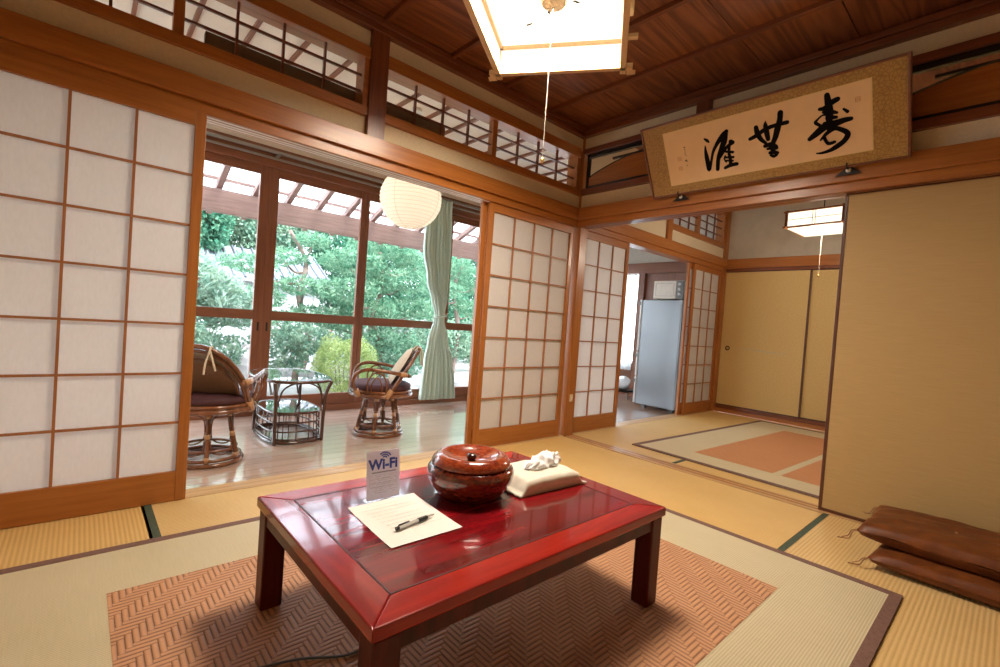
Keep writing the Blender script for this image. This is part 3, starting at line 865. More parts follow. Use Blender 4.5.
for a in ((TX0+.02, TY0+.012, TX1-.02, TY0+.032), (TX0+.02, TY1-.032, TX1-.02, TY1-.012)):
    B(a[0], a[1], HT-.072, a[2], a[3], HT-.03).build('apron', M['t_leg'], t, world=True, bevel=.002)
for a in ((TX0+.012, TY0+.03, TX0+.032, TY1-.03), (TX1-.032, TY0+.03, TX1-.012, TY1-.03)):
    B(a[0], a[1], HT-.072, a[2], a[3], HT-.03).build('apron', M['t_leg'], t, world=True, bevel=.002)
for sx in (0, 1):
    for sy in (0, 1):
        x = TX0+.008 if not sx else TX1-.008-.062; y = TY0+.006 if not sy else TY1-.006-.062
        B(x, y, .0084, x+.062, y+.062, HT-.03).build('leg', M['t_leg'], t, world=True, bevel=.006)
ZT = HT+.0006
# lidded bowl
t = thing('lidded_bowl', 'round red-brown lacquered wooden bowl with lid on the low table', 'bowl', (-2.08, -1.34, ZT))
R_ = .146
MB().lathe([(0,.0),(.098,.0),(.106,.004),(.112,.012),(.128,.030),(.141,.052),(R_,.074),(.1455,.088),(.139,.098),(.132,.102),(.124,.102),(0,.100)], 72).build('bowl', M['bowl'], t, smooth=True)
ld = MB().lathe([(0,.103),(.130,.1035),(.1335,.106),(.134,.110),(.129,.121),(.118,.131),(.108,.1365),(.098,.136),(.084,.128),(.060,.117),(.030,.111),(0,.110)], 72).build('lid', M['lid'], t, smooth=True)
MB().lathe([(0,.109),(.014,.109),(.013,.114),(.017,.120),(.018,.127),(.013,.132),(0,.1335)], 32).build('knob', M['knob'], ld, smooth=True)

def text(s, size, frame, mat, name, parent, bold=.0, shear=0, sx=1.0):
    cu = bpy.data.curves.new('t', 'FONT'); cu.body = s; cu.size = size; cu.offset = bold; cu.shear = shear; cu.align_x = 'CENTER'
    ob = bpy.data.objects.new('t', cu); COL.objects.link(ob); bpy.context.view_layer.update()
    me = bpy.data.meshes.new_from_object(ob.evaluated_get(bpy.context.evaluated_depsgraph_get()))
    bpy.data.objects.remove(ob)
    O, U, V, N_ = frame
    vs = [O+U*(v.co.x*sx)+V*v.co.y+N_*.0004 for v in me.vertices]; fs = [tuple(p.vertices) for p in me.polygons]
    return MB().add(vs, fs).build(name, mat, parent)

# Wi-Fi sign card in clear stand
wc = Vector((-2.349, -1.246, ZT))
t = thing('wifi_sign', 'small upright Wi-Fi sign card standing at the back of the white sheet', 'sign', wc, math.radians(-2))
cw_, ch_ = .112, .148
tl = math.radians(8)
O = Vector((0, 0, .003)); U = Vector((1,0,0)); V = Vector((0, math.sin(tl), math.cos(tl))); Nn = Vector((0, -math.cos(tl), math.sin(tl)))
def slab(O, U, V, N_, a0, a1, b0, b1, d0, d1):
    vs = [O+U*a+V*b+N_*d for d in (d0, d1) for a, b in ((a0,b0),(a1,b0),(a1,b1),(a0,b1))]
    return MB().add(vs, [(3,2,1,0),(4,5,6,7),(0,1,5,4),(1,2,6,5),(2,3,7,6),(3,0,4,7)])
cd_ = slab(O, U, V, Nn, -cw_/2, cw_/2, 0, ch_, -.001, .0002).build('card', M['card'], t)
slab(O, U, V, Nn, -cw_/2-.004, cw_/2+.004, -.003, ch_*.985, .0015, .003).build('acrylic_sheet', M['glass'], t)
B(-cw_/2-.004, -.002, 0, cw_/2+.004, .035, .002).build('acrylic_foot', M['glass'], t)
text('Wi-Fi', .043, (O+V*.092, U, V, Nn), M['blue'], 'lettering', t, .0017)
m = MB(); F_ = (O, U, V, Nn)
for r in (.007, .0145, .022):
    m.ribbon([(.004+r*math.cos(a), .126+r*math.sin(a)*.85-.003, .0045) for a in np.linspace(.15*PI, .72*PI, 10)], 1, F_, .0006)
m.build('signal_arcs', M['blue'], t)
m = MB(); rr = random.Random(3)
x = -.038
while x < .038:
    w = rr.uniform(.002, .005); m.ribbon([(x, .082, .004), (x+w, .082+rr.uniform(-.001,.001), .004)], 1, F_, .0006); x += w+.0022
m.build('caption', M['grey_ink'], t)
m = MB()
for k in range(4): m.ribbon([(-.046, .074-.0125*k, .0009), (.046, .074-.0125*k, .0009)], 1, F_, .0006)
m.ribbon([(-.046, .074, .0009), (-.046, .0365, .0009)], 1, F_, .0006); m.ribbon([(.046, .074, .0009), (.046, .0365, .0009)], 1, F_, .0006)
for k in range(9):
    y_ = .0695-.0062*k; x = -.042+rr.uniform(0, .01)
    while x < .040:
        w = rr.uniform(.002, .008)
        if rr.random() < .6: m.ribbon([(x, y_, .0014), (x+w, y_, .0014)], 1, F_, .0006)
        x += w+.002
m.build('small_print', M['faint_ink'], t)

# paper sheet (slightly skew) with pen
t = thing('paper_sheet', 'white printed sheet lying on the red table under a pen', 'paper', (-2.365, -1.40, ZT))
P4 = [(-2.472,-1.262),(-2.246,-1.256),(-2.261,-1.541),(-2.483,-1.540)]
vs = []; fs = []; n = 10
for i in range(n+1):
    for j in range(n+1):
        a, b = i/n, j/n
        x = (1-a)*(1-b)*P4[0][0]+a*(1-b)*P4[1][0]+a*b*P4[2][0]+(1-a)*b*P4[3][0]
        y = (1-a)*(1-b)*P4[0][1]+a*(1-b)*P4[1][1]+a*b*P4[2][1]+(1-a)*b*P4[3][1]
        vs.append((x, y, ZT+.0008+.003*(abs(b-.5)*2)**4*(1 if b < .5 else .4)))
for i in range(n):
    for j in range(n): q = i*(n+1)+j; fs.append((q, q+n+1, q+n+2, q+1))
o = MB().add(vs, fs).build('sheet', M['white_paper'], t, world=True, smooth=True)
m = MB(); Fp = (Vector((0,0,ZT)), Vector((1,0,0)), Vector((0,1,0)), Vector((0,0,1)))
for k in range(9):
    y_ = -1.285-.0225*k; x = -2.45+.003*k
    end = -2.28 if k % 4 != 3 else -2.36
    while x < end:
        w = rr.uniform(.006, .022); m.ribbon([(x, y_, .0022), (min(x+w, end), y_, .0022)], 1, Fp, .0022); x += w+.004
m.build('printed_lines', M['faint_ink'], t, world=True)
pa, pb = Vector((-2.428, -1.466, ZT+.0085)), Vector((-2.290, -1.440, ZT+.0085))
t = thing('pen', 'clear ballpoint pen with black grip lying on the white sheet', 'pen', (pa+pb)/2)
d = (pb-pa).normalized(); q = lambda k: pa+(pb-pa)*k
MB().tube([q(.0), q(.035), q(.12), q(.55)], [.0028,.0052,.0052,.0052], 12).build('barrel', M['pen_clear'], t, world=True, smooth=True)
MB().tube([q(.0), q(.06)], .0058, 12).build('push_button', M['pen_black'], t, world=True)
MB().tube([q(.28), q(.55)], .0032, 8).build('ink_refill', M['pen_black'], t, world=True)
MB().tube([q(.55), q(.56), q(.78), q(.80)], [.005,.0064,.0060,.005], 12).build('grip', M['pen_black'], t, world=True, smooth=True)
MB().tube([q(.80), q(.93), q(1.0)], [.0048,.0030,.0008], 12).build('tip', M['pen_clear'], t, world=True, smooth=True)
MB().tube([q(.05)+Vector((0,0,.008)), q(.32)+Vector((0,0,.008))], .0018, 6).build('clip', M['pen_black'], t, world=True)

# tissue pack
def tissue_pack():
    t = thing('tissue_pack', 'soft white tissue pack with a tissue pulled out, beside the lidded bowl', 'tissues', (-1.80, -1.385, ZT), math.radians(-4))
    L, Wd, Hh = .158, .096, .046
    n = 26; vs = []; fs = []
    rr = random.Random(5)
    for i in range(n+1):
        for j in range(n+1):
            a = i/n*2-1; b = j/n*2-1
            ra = abs(a); rb = abs(b)
            prof = (1-min(1, max(0, (ra-.74)/.13))**1.5) * (1-max(0, (rb-.93)/.07)**4*.35)
            z = .006+Hh*max(0, prof)*(1-.06*math.cos(a*3)*math.cos(b*3))+.0011*math.sin(a*13+b*7)+.0010*math.sin(b*15-a*9)
            pinch = 1-.06*max(0, (ra-.8)/.2)*math.cos(b*9)
            fl = .004*math.sin(j*2.1)*(1 if ra > .97 else 0)
            vs.append((a*L*(1.05)+fl, b*Wd*pinch, max(.001, z)))
    for i in range(n):
        for j in range(n): q = i*(n+1)+j; fs.append((q, q+n+1, q+n+2, q+1))
    # flat underside skirt
    base = len(vs); ringi = [i*(n+1) for i in range(n+1)]+[n*(n+1)+j for j in range(1, n+1)]+[i*(n+1)+n for i in range(n-1, -1, -1)]+[j for j in range(n-1, 0, -1)]
    for k in ringi: vs.append((vs[k][0]*.97, vs[k][1]*.97, .0))
    m_ = len(ringi)
    for k in range(m_): fs.append((ringi[k], ringi[(k+1) % m_], base+(k+1) % m_, base+k))
    fs.append(tuple(base+k for k in range(m_)))
    MB().add(vs, fs).build('wrapper', M['pack'], t, smooth=True)
    # crumpled tissue
    vs = []; fs = []; n = 40
    for i in range(n+1):
        for j in range(n):
            th_ = PI*i/n; p_ = 2*PI*j/n
            x = math.cos(th_); yy = math.sin(th_)*math.cos(p_); zz = math.sin(th_)*math.sin(p_)
            k = 1+.30*abs(math.sin(3.1*p_+4*x))-.34*abs(math.sin(2.3*p_-5.3*x+1))+.16*abs(math.sin(9*x+2*p_))+.10*math.sin(7*p_+11*x)
            vs.append((.064*x*(1+.10*math.sin(5*p_)), .030*yy*k, .036*zz*k*(1+.25*x) if zz > 0 else .012*zz))
    for i in range(n):
        for j in range(n): fs.append((i*n+j, (i+1)*n+j, (i+1)*n+(j+1) % n, i*n+(j+1) % n))
    o = MB().add(vs, fs).build('pulled_tissue', M['tissue'], t, smooth=True); o.location = (.045, .018, .056); o.scale = (1.5, 1.05, 1.0); o.rotation_euler = (0, 0, math.radians(8))
tissue_pack()

# ================================================================== floor cushions
def cushion(label, cx, cy, cz, lx, ly, h, rz, seed):
    t = thing('floor_cushion', label, 'cushion', (cx, cy, cz), rz, 'stacked brown floor cushions')
    n = 36; rr = random.Random(seed); ph = [rr.uniform(0, 6) for _ in range(8)]
    vs = []; fs = []
    for side in (1, -1):
        for i in range(n+1):
            for j in range(n+1):
                a = i/n*2-1; b = j/n*2-1
                e = (1-abs(a)**3.2)*(1-abs(b)**3.2)
                dome = max(0, e)**.29
                z = h/2+side*h/2*dome
                if side > 0:
                    z -= .016*math.exp(-((a)**2+(b)**2)/.02)
                    z += .004*math.sin(a*9+ph[0])*math.sin(b*7+ph[1])+.003*math.sin(a*17+b*8+ph[2])*dome
                k = 1-.05*(1-max(abs(a), abs(b)))*0-.045*(math.cos(a*PI/2)*abs(b)**6)
                k2 = 1-.045*(math.cos(b*PI/2)*abs(a)**6)
                vs.append((a*lx/2*k2, b*ly/2*k, max(z, .0) if side > 0 else max(z, 0)))
    N = (n+1)**2
    for i in range(n):
        for j in range(n):
            q = i*(n+1)+j; fs.append((q, q+n+1, q+n+2, q+1)); fs.append((N+q, N+q+1, N+q+n+2, N+q+n+1))
    MB().add(vs, fs).build('pad', M['cushion'], t, smooth=True)
    MB().tube([(-.004,0,h-.02),(0,0,h-.008),(.006,.003,h-.015)], .005, 6).build('centre_stitch', M['tassel'], t, smooth=True)
    for sx in (-1, 1):
        m = MB(); X, Y = sx*lx/2*.985, ly/2*.985
        m.tube(catmull([(X, Y, h/2), (X+.012*sx, Y+.012, h/2-.01), (X+.016*sx, Y+.022, .012), (X+.02*sx, Y+.045, .006), (X+.03*sx, Y+.060, .006)]), .0026, 6)
        m.tube(catmull([(X, Y, h/2), (X+.01*sx, Y+.016, h/2-.005), (X+.008*sx, Y+.028, .02), (X+.006*sx, Y+.05, .005)]), .0022, 6)
        m.build('tassel', M['tassel'], t, smooth=True)
cushion('brown floor cushion at the bottom of the pair, under the other one', -.345, -2.475, .002, .50, .60, .085, 0, 2)
cushion('brown satin floor cushion on top of the other by the beige panel', -.30, -2.42, .075, .46, .60, .105, math.radians(0), 4)

# cable under the table
t = MB().tube(catmull([(-2.86,-1.30,.012),(-2.72,-1.33,.0125),(-2.62,-1.36,.0125),(-2.5,-1.42,.0125),(-2.3,-1.40,.0125),(-2.1,-1.1,.0125),(-1.9,-.8,.0125)]), .0032, 6).build('power_cable', plain('cable_rubber', (.10,.085,.075), .5), smooth=True)
tag(t, 'thin dark cable lying across the rush rug beneath the low table', 'cable')

# ================================================================== calligraphy
x0, z0, x1, z1 = -.07, 1.875, -.30, 2.29
V = Vector((x1-x0, 0, z1-z0)); Vl = V.length; V.normalize(); U = Vector((0,-1,0)); Nn = U.cross(V); 
if Nn.x > 0: Nn = -Nn
O = Vector((x0, 0, z0))
t = thing('framed_calligraphy', 'long framed panel of black brush calligraphy tilted out above the opening', 'picture', (x0, -1.43, z0))
S0, S1 = .735, 2.130
def slabw(a0, a1, b0, b1, d0, d1): return slab(O, U, V, Nn, a0, a1, b0, b1, d0, d1)
slabw(S0+.004, S1-.004, .004, Vl-.004, -.018, -.001).build('backing_board', M['dark_y'], t, world=True)
slabw(S0+.01, S1-.01, .01, Vl-.01, -.001, .001).build('brocade_mount', M['brocade'], t, world=True)
f = MB(); w = .012
for a in ((S0,S0+w,0,Vl),(S1-w,S1,0,Vl),(S0+w,S1-w,0,w),(S0+w,S1-w,Vl-w,Vl)):
    m = slabw(*a, -.02, .010); f.add(m.v, m.f)
f.build('frame', M['dark_y'], t, world=True, bevel=.002)
slabw(.884, 1.984, .066, .412, .001, .0015).build('gold_edge', M['gold_line'], t, world=True)
slabw(.888, 1.980, .070, .408, .0015, .002).build('art_paper', M['silk'], t, world=True)
ST = [[(1.1495,.3182,.0069),(1.1645,.3049,.0129),(1.1741,.2934,.0078)],[(1.1488,.2746,.005),(1.1472,.2364,.0141),(1.1502,.1856,.0198),(1.1531,.1258,.0151),(1.1751,.1805,.0117),(1.1934,.2318,.0126),(1.2274,.2784,.0172),(1.2642,.3121,.0234),(1.2852,.3306,.0165)],[(1.2842,.323,.0138),(1.2648,.275,.0243),(1.2404,.2323,.0191),(1.2184,.1825,.0175),(1.2063,.1211,.0165)],[(1.3035,.266,.0184),(1.3159,.2605,.0138)],[(1.3153,.2554,.011),(1.2823,.2444,.0131),(1.2548,.2183,.0124),(1.2288,.1858,.0095)],[(1.2939,.2524,.0119),(1.2856,.2062,.0119),(1.2888,.1678,.014),(1.2869,.1301,.014)],[(1.262,.1897,.0076),(1.2547,.1749,.0067),(1.2629,.1541,.0067)],[(1.268,.2155,.0094),(1.3091,.2038,.011)],[(1.2636,.1812,.0086),(1.3082,.1745,.0103)],[(1.2613,.1627,.0076),(1.3031,.154,.0084)],[(1.2532,.1203,.0124),(1.2869,.1301,.0159),(1.3242,.1308,.0147)],
[(1.4117,.2556,.0143),(1.442,.2649,.0159),(1.4964,.2894,.0162),(1.5476,.2977,.015),(1.6087,.2987,.0152)],[(1.4494,.312,.0165),(1.4539,.2784,.0202),(1.4687,.2421,.0165),(1.4921,.2148,.0117)],[(1.5015,.3333,.0027),(1.4993,.31,.0162),(1.5025,.2719,.0198),(1.5066,.2331,.0162)],[(1.5795,.3568,.0203),(1.5743,.3221,.0203),(1.558,.2741,.0229),(1.5448,.2348,.0203),(1.5268,.2013,.0176)],[(1.4881,.1993,.0153),(1.519,.2004,.018),(1.5455,.1835,.0132)],[(1.4993,.1803,.009),(1.5299,.1789,.0153),(1.5473,.175,.0115)],[(1.5233,.1913,.018),(1.5285,.1628,.018)],[(1.51,.1559,.0117),(1.5278,.1547,.0153),(1.55,.1472,.0117)],[(1.5138,.1412,.0092),(1.5285,.1326,.0126),(1.5442,.1375,.0097)],
[(1.7977,.3836,.0176),(1.8011,.3498,.0216),(1.8049,.3045,.0247),(1.8029,.2603,.0221)],[(1.7626,.3246,.0115),(1.785,.3239,.0159),(1.8203,.3443,.019),(1.8423,.3516,.0169)],[(1.7816,.3053,.0135),(1.8038,.3021,.0176),(1.8374,.2874,.0093)],[(1.8006,.2862,.0088),(1.7734,.2907,.0063),(1.7498,.2743,.0081),(1.7414,.2621,.0119),(1.7609,.2428,.0108)],[(1.7975,.273,.0176),(1.8341,.2661,.0104)],[(1.8665,.2975,.0076),(1.8824,.2806,.011)],[(1.711,.1851,.0159),(1.7436,.2066,.0229),(1.7857,.2336,.027),(1.8354,.2379,.0225),(1.8693,.2429,.0186),(1.8953,.2427,.0144)],[(1.7596,.1677,.0064),(1.7889,.1956,.0135),(1.8245,.2124,.015),(1.8533,.1996,.0156),(1.8767,.1798,.0173),(1.8785,.1624,.0181),(1.8608,.1383,.0173),(1.8306,.1193,.018),(1.8,.1057,.0135),(1.7639,.1,.0092),(1.738,.1026,.0047)],[(1.7756,.1814,.0117),(1.7846,.1561,.0108),(1.7966,.1416,.0115),(1.8217,.1445,.0108)],[(1.7836,.2427,.0198),(1.8046,.2089,.0132)]]
groups = {'brush_character': (ST[:11], ST[11:20], ST[20:])}
for chunk in groups['brush_character']:
    m = MB()
    for i, s_ in enumerate(chunk):
        sm = [tuple(p) for p in catmull(s_, 5)] if len(s_) > 2 else s_
        m.ribbon(sm, 1.45, (O, U, V, Nn), .0024+.0003*i)
    m.build('brush_character', M['ink'], t, world=True)
m = MB()
for a, b, s_ in ((1.0156,.2969,.006),(1.016,.283,.004),(1.0142,.2138,.007),(1.017,.182,.004)):
    m.ribbon([(a-s_/2, b-.002, s_), (a+s_/2, b+.002, s_)], 1, (O, U, V, Nn), .0024)
m.ribbon([(1.018,.275,.002),(1.014,.255,.003),(1.022,.24,.002)], 1, (O, U, V, Nn), .0024)
m.ribbon([(1.008,.214,.003),(1.026,.205,.003)], 1, (O, U, V, Nn), .0026)
m.build('signature', M['ink'], t, world=True)
for a, b, r in ((1.926,.3275,.010),(.9742,.2322,.012),(.971,.1714,.011)):
    m = MB()
    for k in range(4):
        m.ribbon([(a-r*.8, b-r+k*r*.66, .0026), (a+r*.8, b-r+k*r*.66, .0026)], 1, (O, U, V, Nn), .0024)
    m.ribbon([(a-r, b-r, .0022), (a-r, b+r, .0022), (a+r, b+r, .0022), (a+r, b-r, .0022)], 1, (O, U, V, Nn), .0025)
    m.build('seal', M['seal'], t, world=True)
# hooks that carry the frame
hk = None
for nm, yy in (('left', -.937), ('right', -1.875)):
    lab = 'dark iron picture hook under the calligraphy frame, the one nearer the corner pillar' if nm == 'left' else 'dark iron picture hook under the calligraphy frame, the one above the beige panel'
    t = thing('picture_hook', lab, 'hook', (-.05, yy, 1.86), 0, 'iron hooks under the calligraphy')
    m = MB(); m.add([(-.003,-.062,-.022),(-.003,.062,-.022),(-.003,.0,.026),(-.010,-.062,-.022),(-.010,.062,-.022),(-.010,0,.026)], [(0,2,1),(3,4,5),(0,1,4,3),(1,2,5,4),(2,0,3,5)])
    m.build('plate', M['iron'], t, bevel=.002)
    MB().tube(catmull([(-.005,0,.02),(-.03,0,.005),(-.052,0,.008),(-.056,0,.028)]), .005, 6).build('claw', M['iron'], t, smooth=True)
    sd_ = MB().lathe([(0,.0),(.013,.001),(.010,.007),(0,.011)], 12, (0,0,0)).build('stud', M['track'], t)
    sd_.rotation_euler = (0, -PI/2, 0); sd_.location = (-.011, 0, .003)
    MB().tube([(-.004,.025,.0),(-.0045,.022,-.045)], .0016, 5).tube([(-.004,-.025,.0),(-.0045,-.024,-.045)], .0016, 5).build('cord', M['tassel'], t)

# ================================================================== ceiling lamp
M['lamp_white'] = emit('lamp_diffuser', (1,.90,.74), 1.35)
M['lamp_side'] = emit('lamp_side_paper', (1,.86,.66), 1.05)
M['lamp_side2'] = emit('lamp2_paper', (1,.86,.62), 1.1)
M['hubshade'] = plain('hub_disc', (.70,.58,.42), .6)  # beige for the disc put in as the fixture's shadow
def box_lamp(label, loc, rz, side, h, cord_len, ceil_z, main=True):
    t = thing('pendant_lamp', label, 'lamp', loc, rz)
    s = side/2; w = .024
    # loc = centre of the lower frame
    for k in range(4):
        fr = MB()
        R = Matrix.Rotation(k*PI/2, 4, 'Z')
        if main:
            fr.box(-s-.045, -s-.014, 0, s+.045, -s+.014, .024, R); fr.box(-s-.06, -s-.012, h, s+.06, -s+.012, h+.022, R)
        else:
            fr.box(-s-.025, -s-.008, 0, s+.025, -s+.008, .014, R); fr.box(-s-.025, -s-.008, h, s+.025, -s+.008, h+.014, R)
        fr.build('frame_bar', M['lampwood'] if main else M['frame_x'], t, bevel=.002)
    cp = MB()
    for k in range(4):
        R = Matrix.Rotation(k*PI/2, 4, 'Z')
        cp.box(-s-.010, -s-.010, .0, -s+.010, -s+.010, h+.02, R)
        if main: cp.box(-s-.060, -s-.060, .004, -s-.018, -s-.018, .006, R)
    cp.build('corner_post', M['lampwood'] if main else M['dark_z'], t, bevel=.002)
    for k in range(4):
        R = Matrix.Rotation(k*PI/2, 4, 'Z')
        MB().box(-s+.004, -s+.002, .016, s-.004, -s+.004, h, R).build('side_paper', M['lamp_side'] if main else M['lamp_side2'], t)
        if not main:
            q = MB().box(-s, -s-.003, h*.52, s, -s-.001, h*.52+.004, R); q.box(-s*.05-.002, -s-.003, .01, -s*.05+.002, -s-.001, h, R); q.box(s*.05-.002, -s-.003, .01, s*.05+.002, -s-.001, h, R)
            q.build('side_strip', M['dark_z'], t)
    if main:
        B(-s+.006, -s+.006, h-.008, s-.006, s-.006, h-.004).build('diffuser', M['lamp_white'], t)
        r = MB()
        for k in range(4):
            R = Matrix.Rotation(k*PI/2, 4, 'Z'); r.box(-s+.004, -s+.004, h-.022, s-.004, -s+.020, h-.004, R)
        r.build('inner_ring', M['lampwood'], t)
        MB().lathe([(0,h-.024),(.020,h-.023),(.05,h-.018),(.056,h-.009),(0,h-.009)], 20).build('hub', M['hubshade'], t)  # added disc standing in for the inner fixture's shadow on the diffuser
        mo = MB()
        for (a, b, c) in ((-.06,-.07,.5), (.02,-.10,2.2), (.14,.12,1.2), (.05,.02,.2)):
            e = (math.cos(c), math.sin(c)); z = h-.0085
            mo.add([(a, b, z), (a+.03*e[0], b+.03*e[1], z), (a+.018*e[0]-.012*e[1], b+.018*e[1]+.012*e[0], z), (a-.016*e[0]-.01*e[1], b-.016*e[1]+.01*e[0], z)], [(0,1,2,3)])
        mo.build('dead_moth', M['iron'], t)  # moth shadows on the diffuser, drawn as flat dark shapes
        for q in range(4):
            R = Matrix.Rotation(q*PI/2, 4, 'Z'); MB().box(s+.012, .05, h-.03, s+.03, .10, h+.02, R).build('bracket', M['lampwood'], t, bevel=.003)
    else:
        # lower tray
        B(-s+.01, -s+.01, -.006, s-.01, s-.01, .0).build('diffuser', M['lamp_side2'], t)
    B(-s+.01, -s+.01, h+.004, s-.01, s-.01, h+.01).build('top_plate', M['micro'], t)
    MB().tube([(0,0,h+.01),(0,0,ceil_z-loc[2]-.02)], .004, 6).build('suspension_cord', M['iron'], t)
    MB().lathe([(0,0),(.05,0),(.05,-.02),(.035,-.035),(0,-.035)], 20, (0,0,ceil_z-loc[2])).build('ceiling_cap', M['micro'], t)
    z = h-.03 if main else -.006
    MB().tube([(0,0,z),(0,0,z-cord_len)], .0017, 5).build('pull_cord', M['string'], t)
    MB().lathe([(0,.008),(.004,.006),(.007,-.002),(.008,-.010),(.005,-.016),(0,-.018)], 12, (0,0,z-cord_len)).build('pull_knob', M['brass'], t, smooth=True)
    return t
k = (2.18-.9146)/(2.25-.9146)
LX, LY = -3.077+1.551*k, -2.543+1.518*k
box_lamp('square wooden ceiling lamp glowing white with a pull cord, over the low table', (LX, LY, 2.18), math.radians(35.2), .656*k, .145, .655, 2.575)
box_lamp('small glowing paper box lamp hanging in the rear room before the closet', (1.46, -1.395, 1.875), math.radians(-4), .40, .125, .37, 2.66, False)

# ================================================================== kitchen seen through the doorway
kw = structE('wall_far')
B(3.0, .10, 1.93, 3.08, 1.85, 2.65).build('plaster', M['kitchen_wall'], kw)
B(3.0, .10, -.05, 3.08, 1.22, 1.93).build('board_wall', M['sash_z'], kw)
B(3.0, 1.72, -.05, 3.08, 1.85, 1.93).build('plaster_side', M['kitchen_wall'], kw)
B(3.0, 1.22, -.05, 3.08, 1.72, .42).build('plaster_low', M['dark_z'], kw)
B(2.96, .10, 1.78, 3.0, 1.72, 1.93).build('lintel', M['sash_y'], kw, bevel=.002)
B(2.95, 1.12, -.02, 3.0, 1.22, 1.78).build('post', M['sash_z'], kw, bevel=.002)
wn_ = structE('window_10', (3.03, 1.58, .42))
B(3.02, 1.22, .42, 3.025, 1.72, 1.78).build('pane', M['glass'], wn_, world=True)
m = MB(); m.box(3.0, 1.22, .42, 3.05, 1.25, 1.78); m.box(3.0, 1.69, .42, 3.05, 1.72, 1.78); m.box(3.0, 1.25, .42, 3.05, 1.69, .46); m.box(3.0, 1.57, .46, 3.05, 1.60, 1.78)
m.build('window_frame', M['sash_z'], wn_, world=True)
t = thing('curtain', 'sheer white curtain over the kitchen window left of the refrigerator', 'curtain', (2.92, 1.55, .35))
vs = []; fs = []
for i in range(60):
    y = 1.22+.46*i/59; x = 2.93+.012*math.sin(i*.9)
    vs += [(x, y, .36), (x, y, 1.76)]
for i in range(59): fs.append((2*i, 2*i+2, 2*i+3, 2*i+1))
MB().add(vs, fs).build('sheer_cloth', M['lace'], t, world=True, smooth=True)
MB().tube([(2.93, 1.2, 1.765), (2.93, 1.70, 1.765)], .006, 6).build('curtain_rod', M['rail'], t, world=True)
# refrigerator (side towards us, door to +y)
FX, FY0, FY1, FZ = 2.2, .13, .70, 1.34
t = thing('refrigerator', 'tall grey refrigerator seen from its side through the kitchen doorway', 'refrigerator', (2.5, .42, -.02))
B(FX, FY0, .02, FX+.60, FY1-.032, FZ).build('body', M['fridge'], t, world=True, bevel=.012)
for a, b in ((.03, .36), (.37, .68), (.69, FZ)):
    dd = B(FX-.004, FY1-.030, a, FX+.604, FY1, b).build('door', M['fridge_door'], t, world=True, bevel=.008)
    B(FX-.006, FY1-.02, b-.07, FX+.03, FY1+.012, b-.03).build('handle', M['micro_dark'], dd, world=True, bevel=.002)
m = MB()
for yy in (FY0+.05, FY1-.15):
    for xx in (FX+.04, FX+.5): m.box(xx, yy, -.02, xx+.05, yy+.05, .022)
m.build('foot', M['micro_dark'], t, world=True)
B(FX-.002, FY0+.02, .05, FX+.002, FY0+.028, FZ-.05).build('side_seam', M['micro_dark'], t, world=True)
t = thing('microwave_oven', 'white microwave oven standing on top of the grey refrigerator', 'microwave', (2.4, .32, FZ))
B(FX+.03, .15, FZ+.012, FX+.40, .54, FZ+.235).build('body', M['micro'], t, world=True, bevel=.006)
dr = B(FX+.02, .245, FZ+.018, FX+.03, .538, FZ+.23).build('door', M['micro'], t, world=True, bevel=.003)
slabm = MB(); slabm.box(FX+.0185, .27, FZ+.045, FX+.0205, .51, FZ+.05); slabm.box(FX+.0185, .27, FZ+.20, FX+.0205, .51, FZ+.205); slabm.box(FX+.0185, .27, FZ+.045, FX+.0205, .275, FZ+.205); slabm.box(FX+.0185, .505, FZ+.045, FX+.0205, .51, FZ+.205)
slabm.build('door_outline', M['grey_ink'], dr, world=True)
cp = B(FX+.02, .152, FZ+.018, FX+.03, .243, FZ+.23).build('control_panel', M['micro_dark'], t, world=True, bevel=.003)
for zz in (FZ+.07, FZ+.13, FZ+.19):
    kb = MB().lathe([(0,.014),(.016,.014),(.019,0),(0,0)], 20).build('dial', M['fridge_door'], cp)
    kb.location = Vector((FX+.02, .197, zz))-t.location; kb.rotation_euler = (0, -PI/2, 0)
m = MB()
for yy in (.18, .48):
    for xx in (FX+.06, FX+.34): m.box(xx, yy, FZ, xx+.03, yy+.03, FZ+.014)
m.build('foot', M['micro_dark'], t, world=True)
# stool with white bag left of the refrigerator
t = thing('low_stool', 'low dark stool behind the doorway, left of the refrigerator', 'stool', (2.65, 1.15, -.02))
MB().lathe([(0,.13),(.16,.13),(.165,.12),(.16,.10),(0,.10)], 28).build('seat', M['iron'], t)
for k in range(3):
    a = k*2.094; MB().tube([(.12*math.cos(a),.12*math.sin(a),.1),(.14*math.cos(a),.14*math.sin(a),.0)], .01, 8).build('leg', M['rail'], t)
vs = []; fs = []
n = 20
for i in range(n+1):
    for j in range(n):
        th_ = PI*i/n; p_ = 2*PI*j/n
        r = .095*(1+.10*math.sin(3*p_+th_*4)+.07*math.sin(7*p_-3*th_))
        vs.append((2.65+r*math.sin(th_)*math.cos(p_), 1.15+r*math.sin(th_)*math.sin(p_), .112+.09+.09*math.cos(th_)*(1+.15*math.sin(5*p_)*math.sin(th_))))
for i in range(n):
    for j in range(n): fs.append((i*n+j, (i+1)*n+j, (i+1)*n+(j+1) % n, i*n+(j+1) % n))
t = thing('plastic_bag', 'crumpled white bag resting on the low stool in the kitchen', 'bag', (2.65, 1.15, .112))
MB().add(vs, fs).build('bag', M['tissue'], t, world=True, smooth=True)

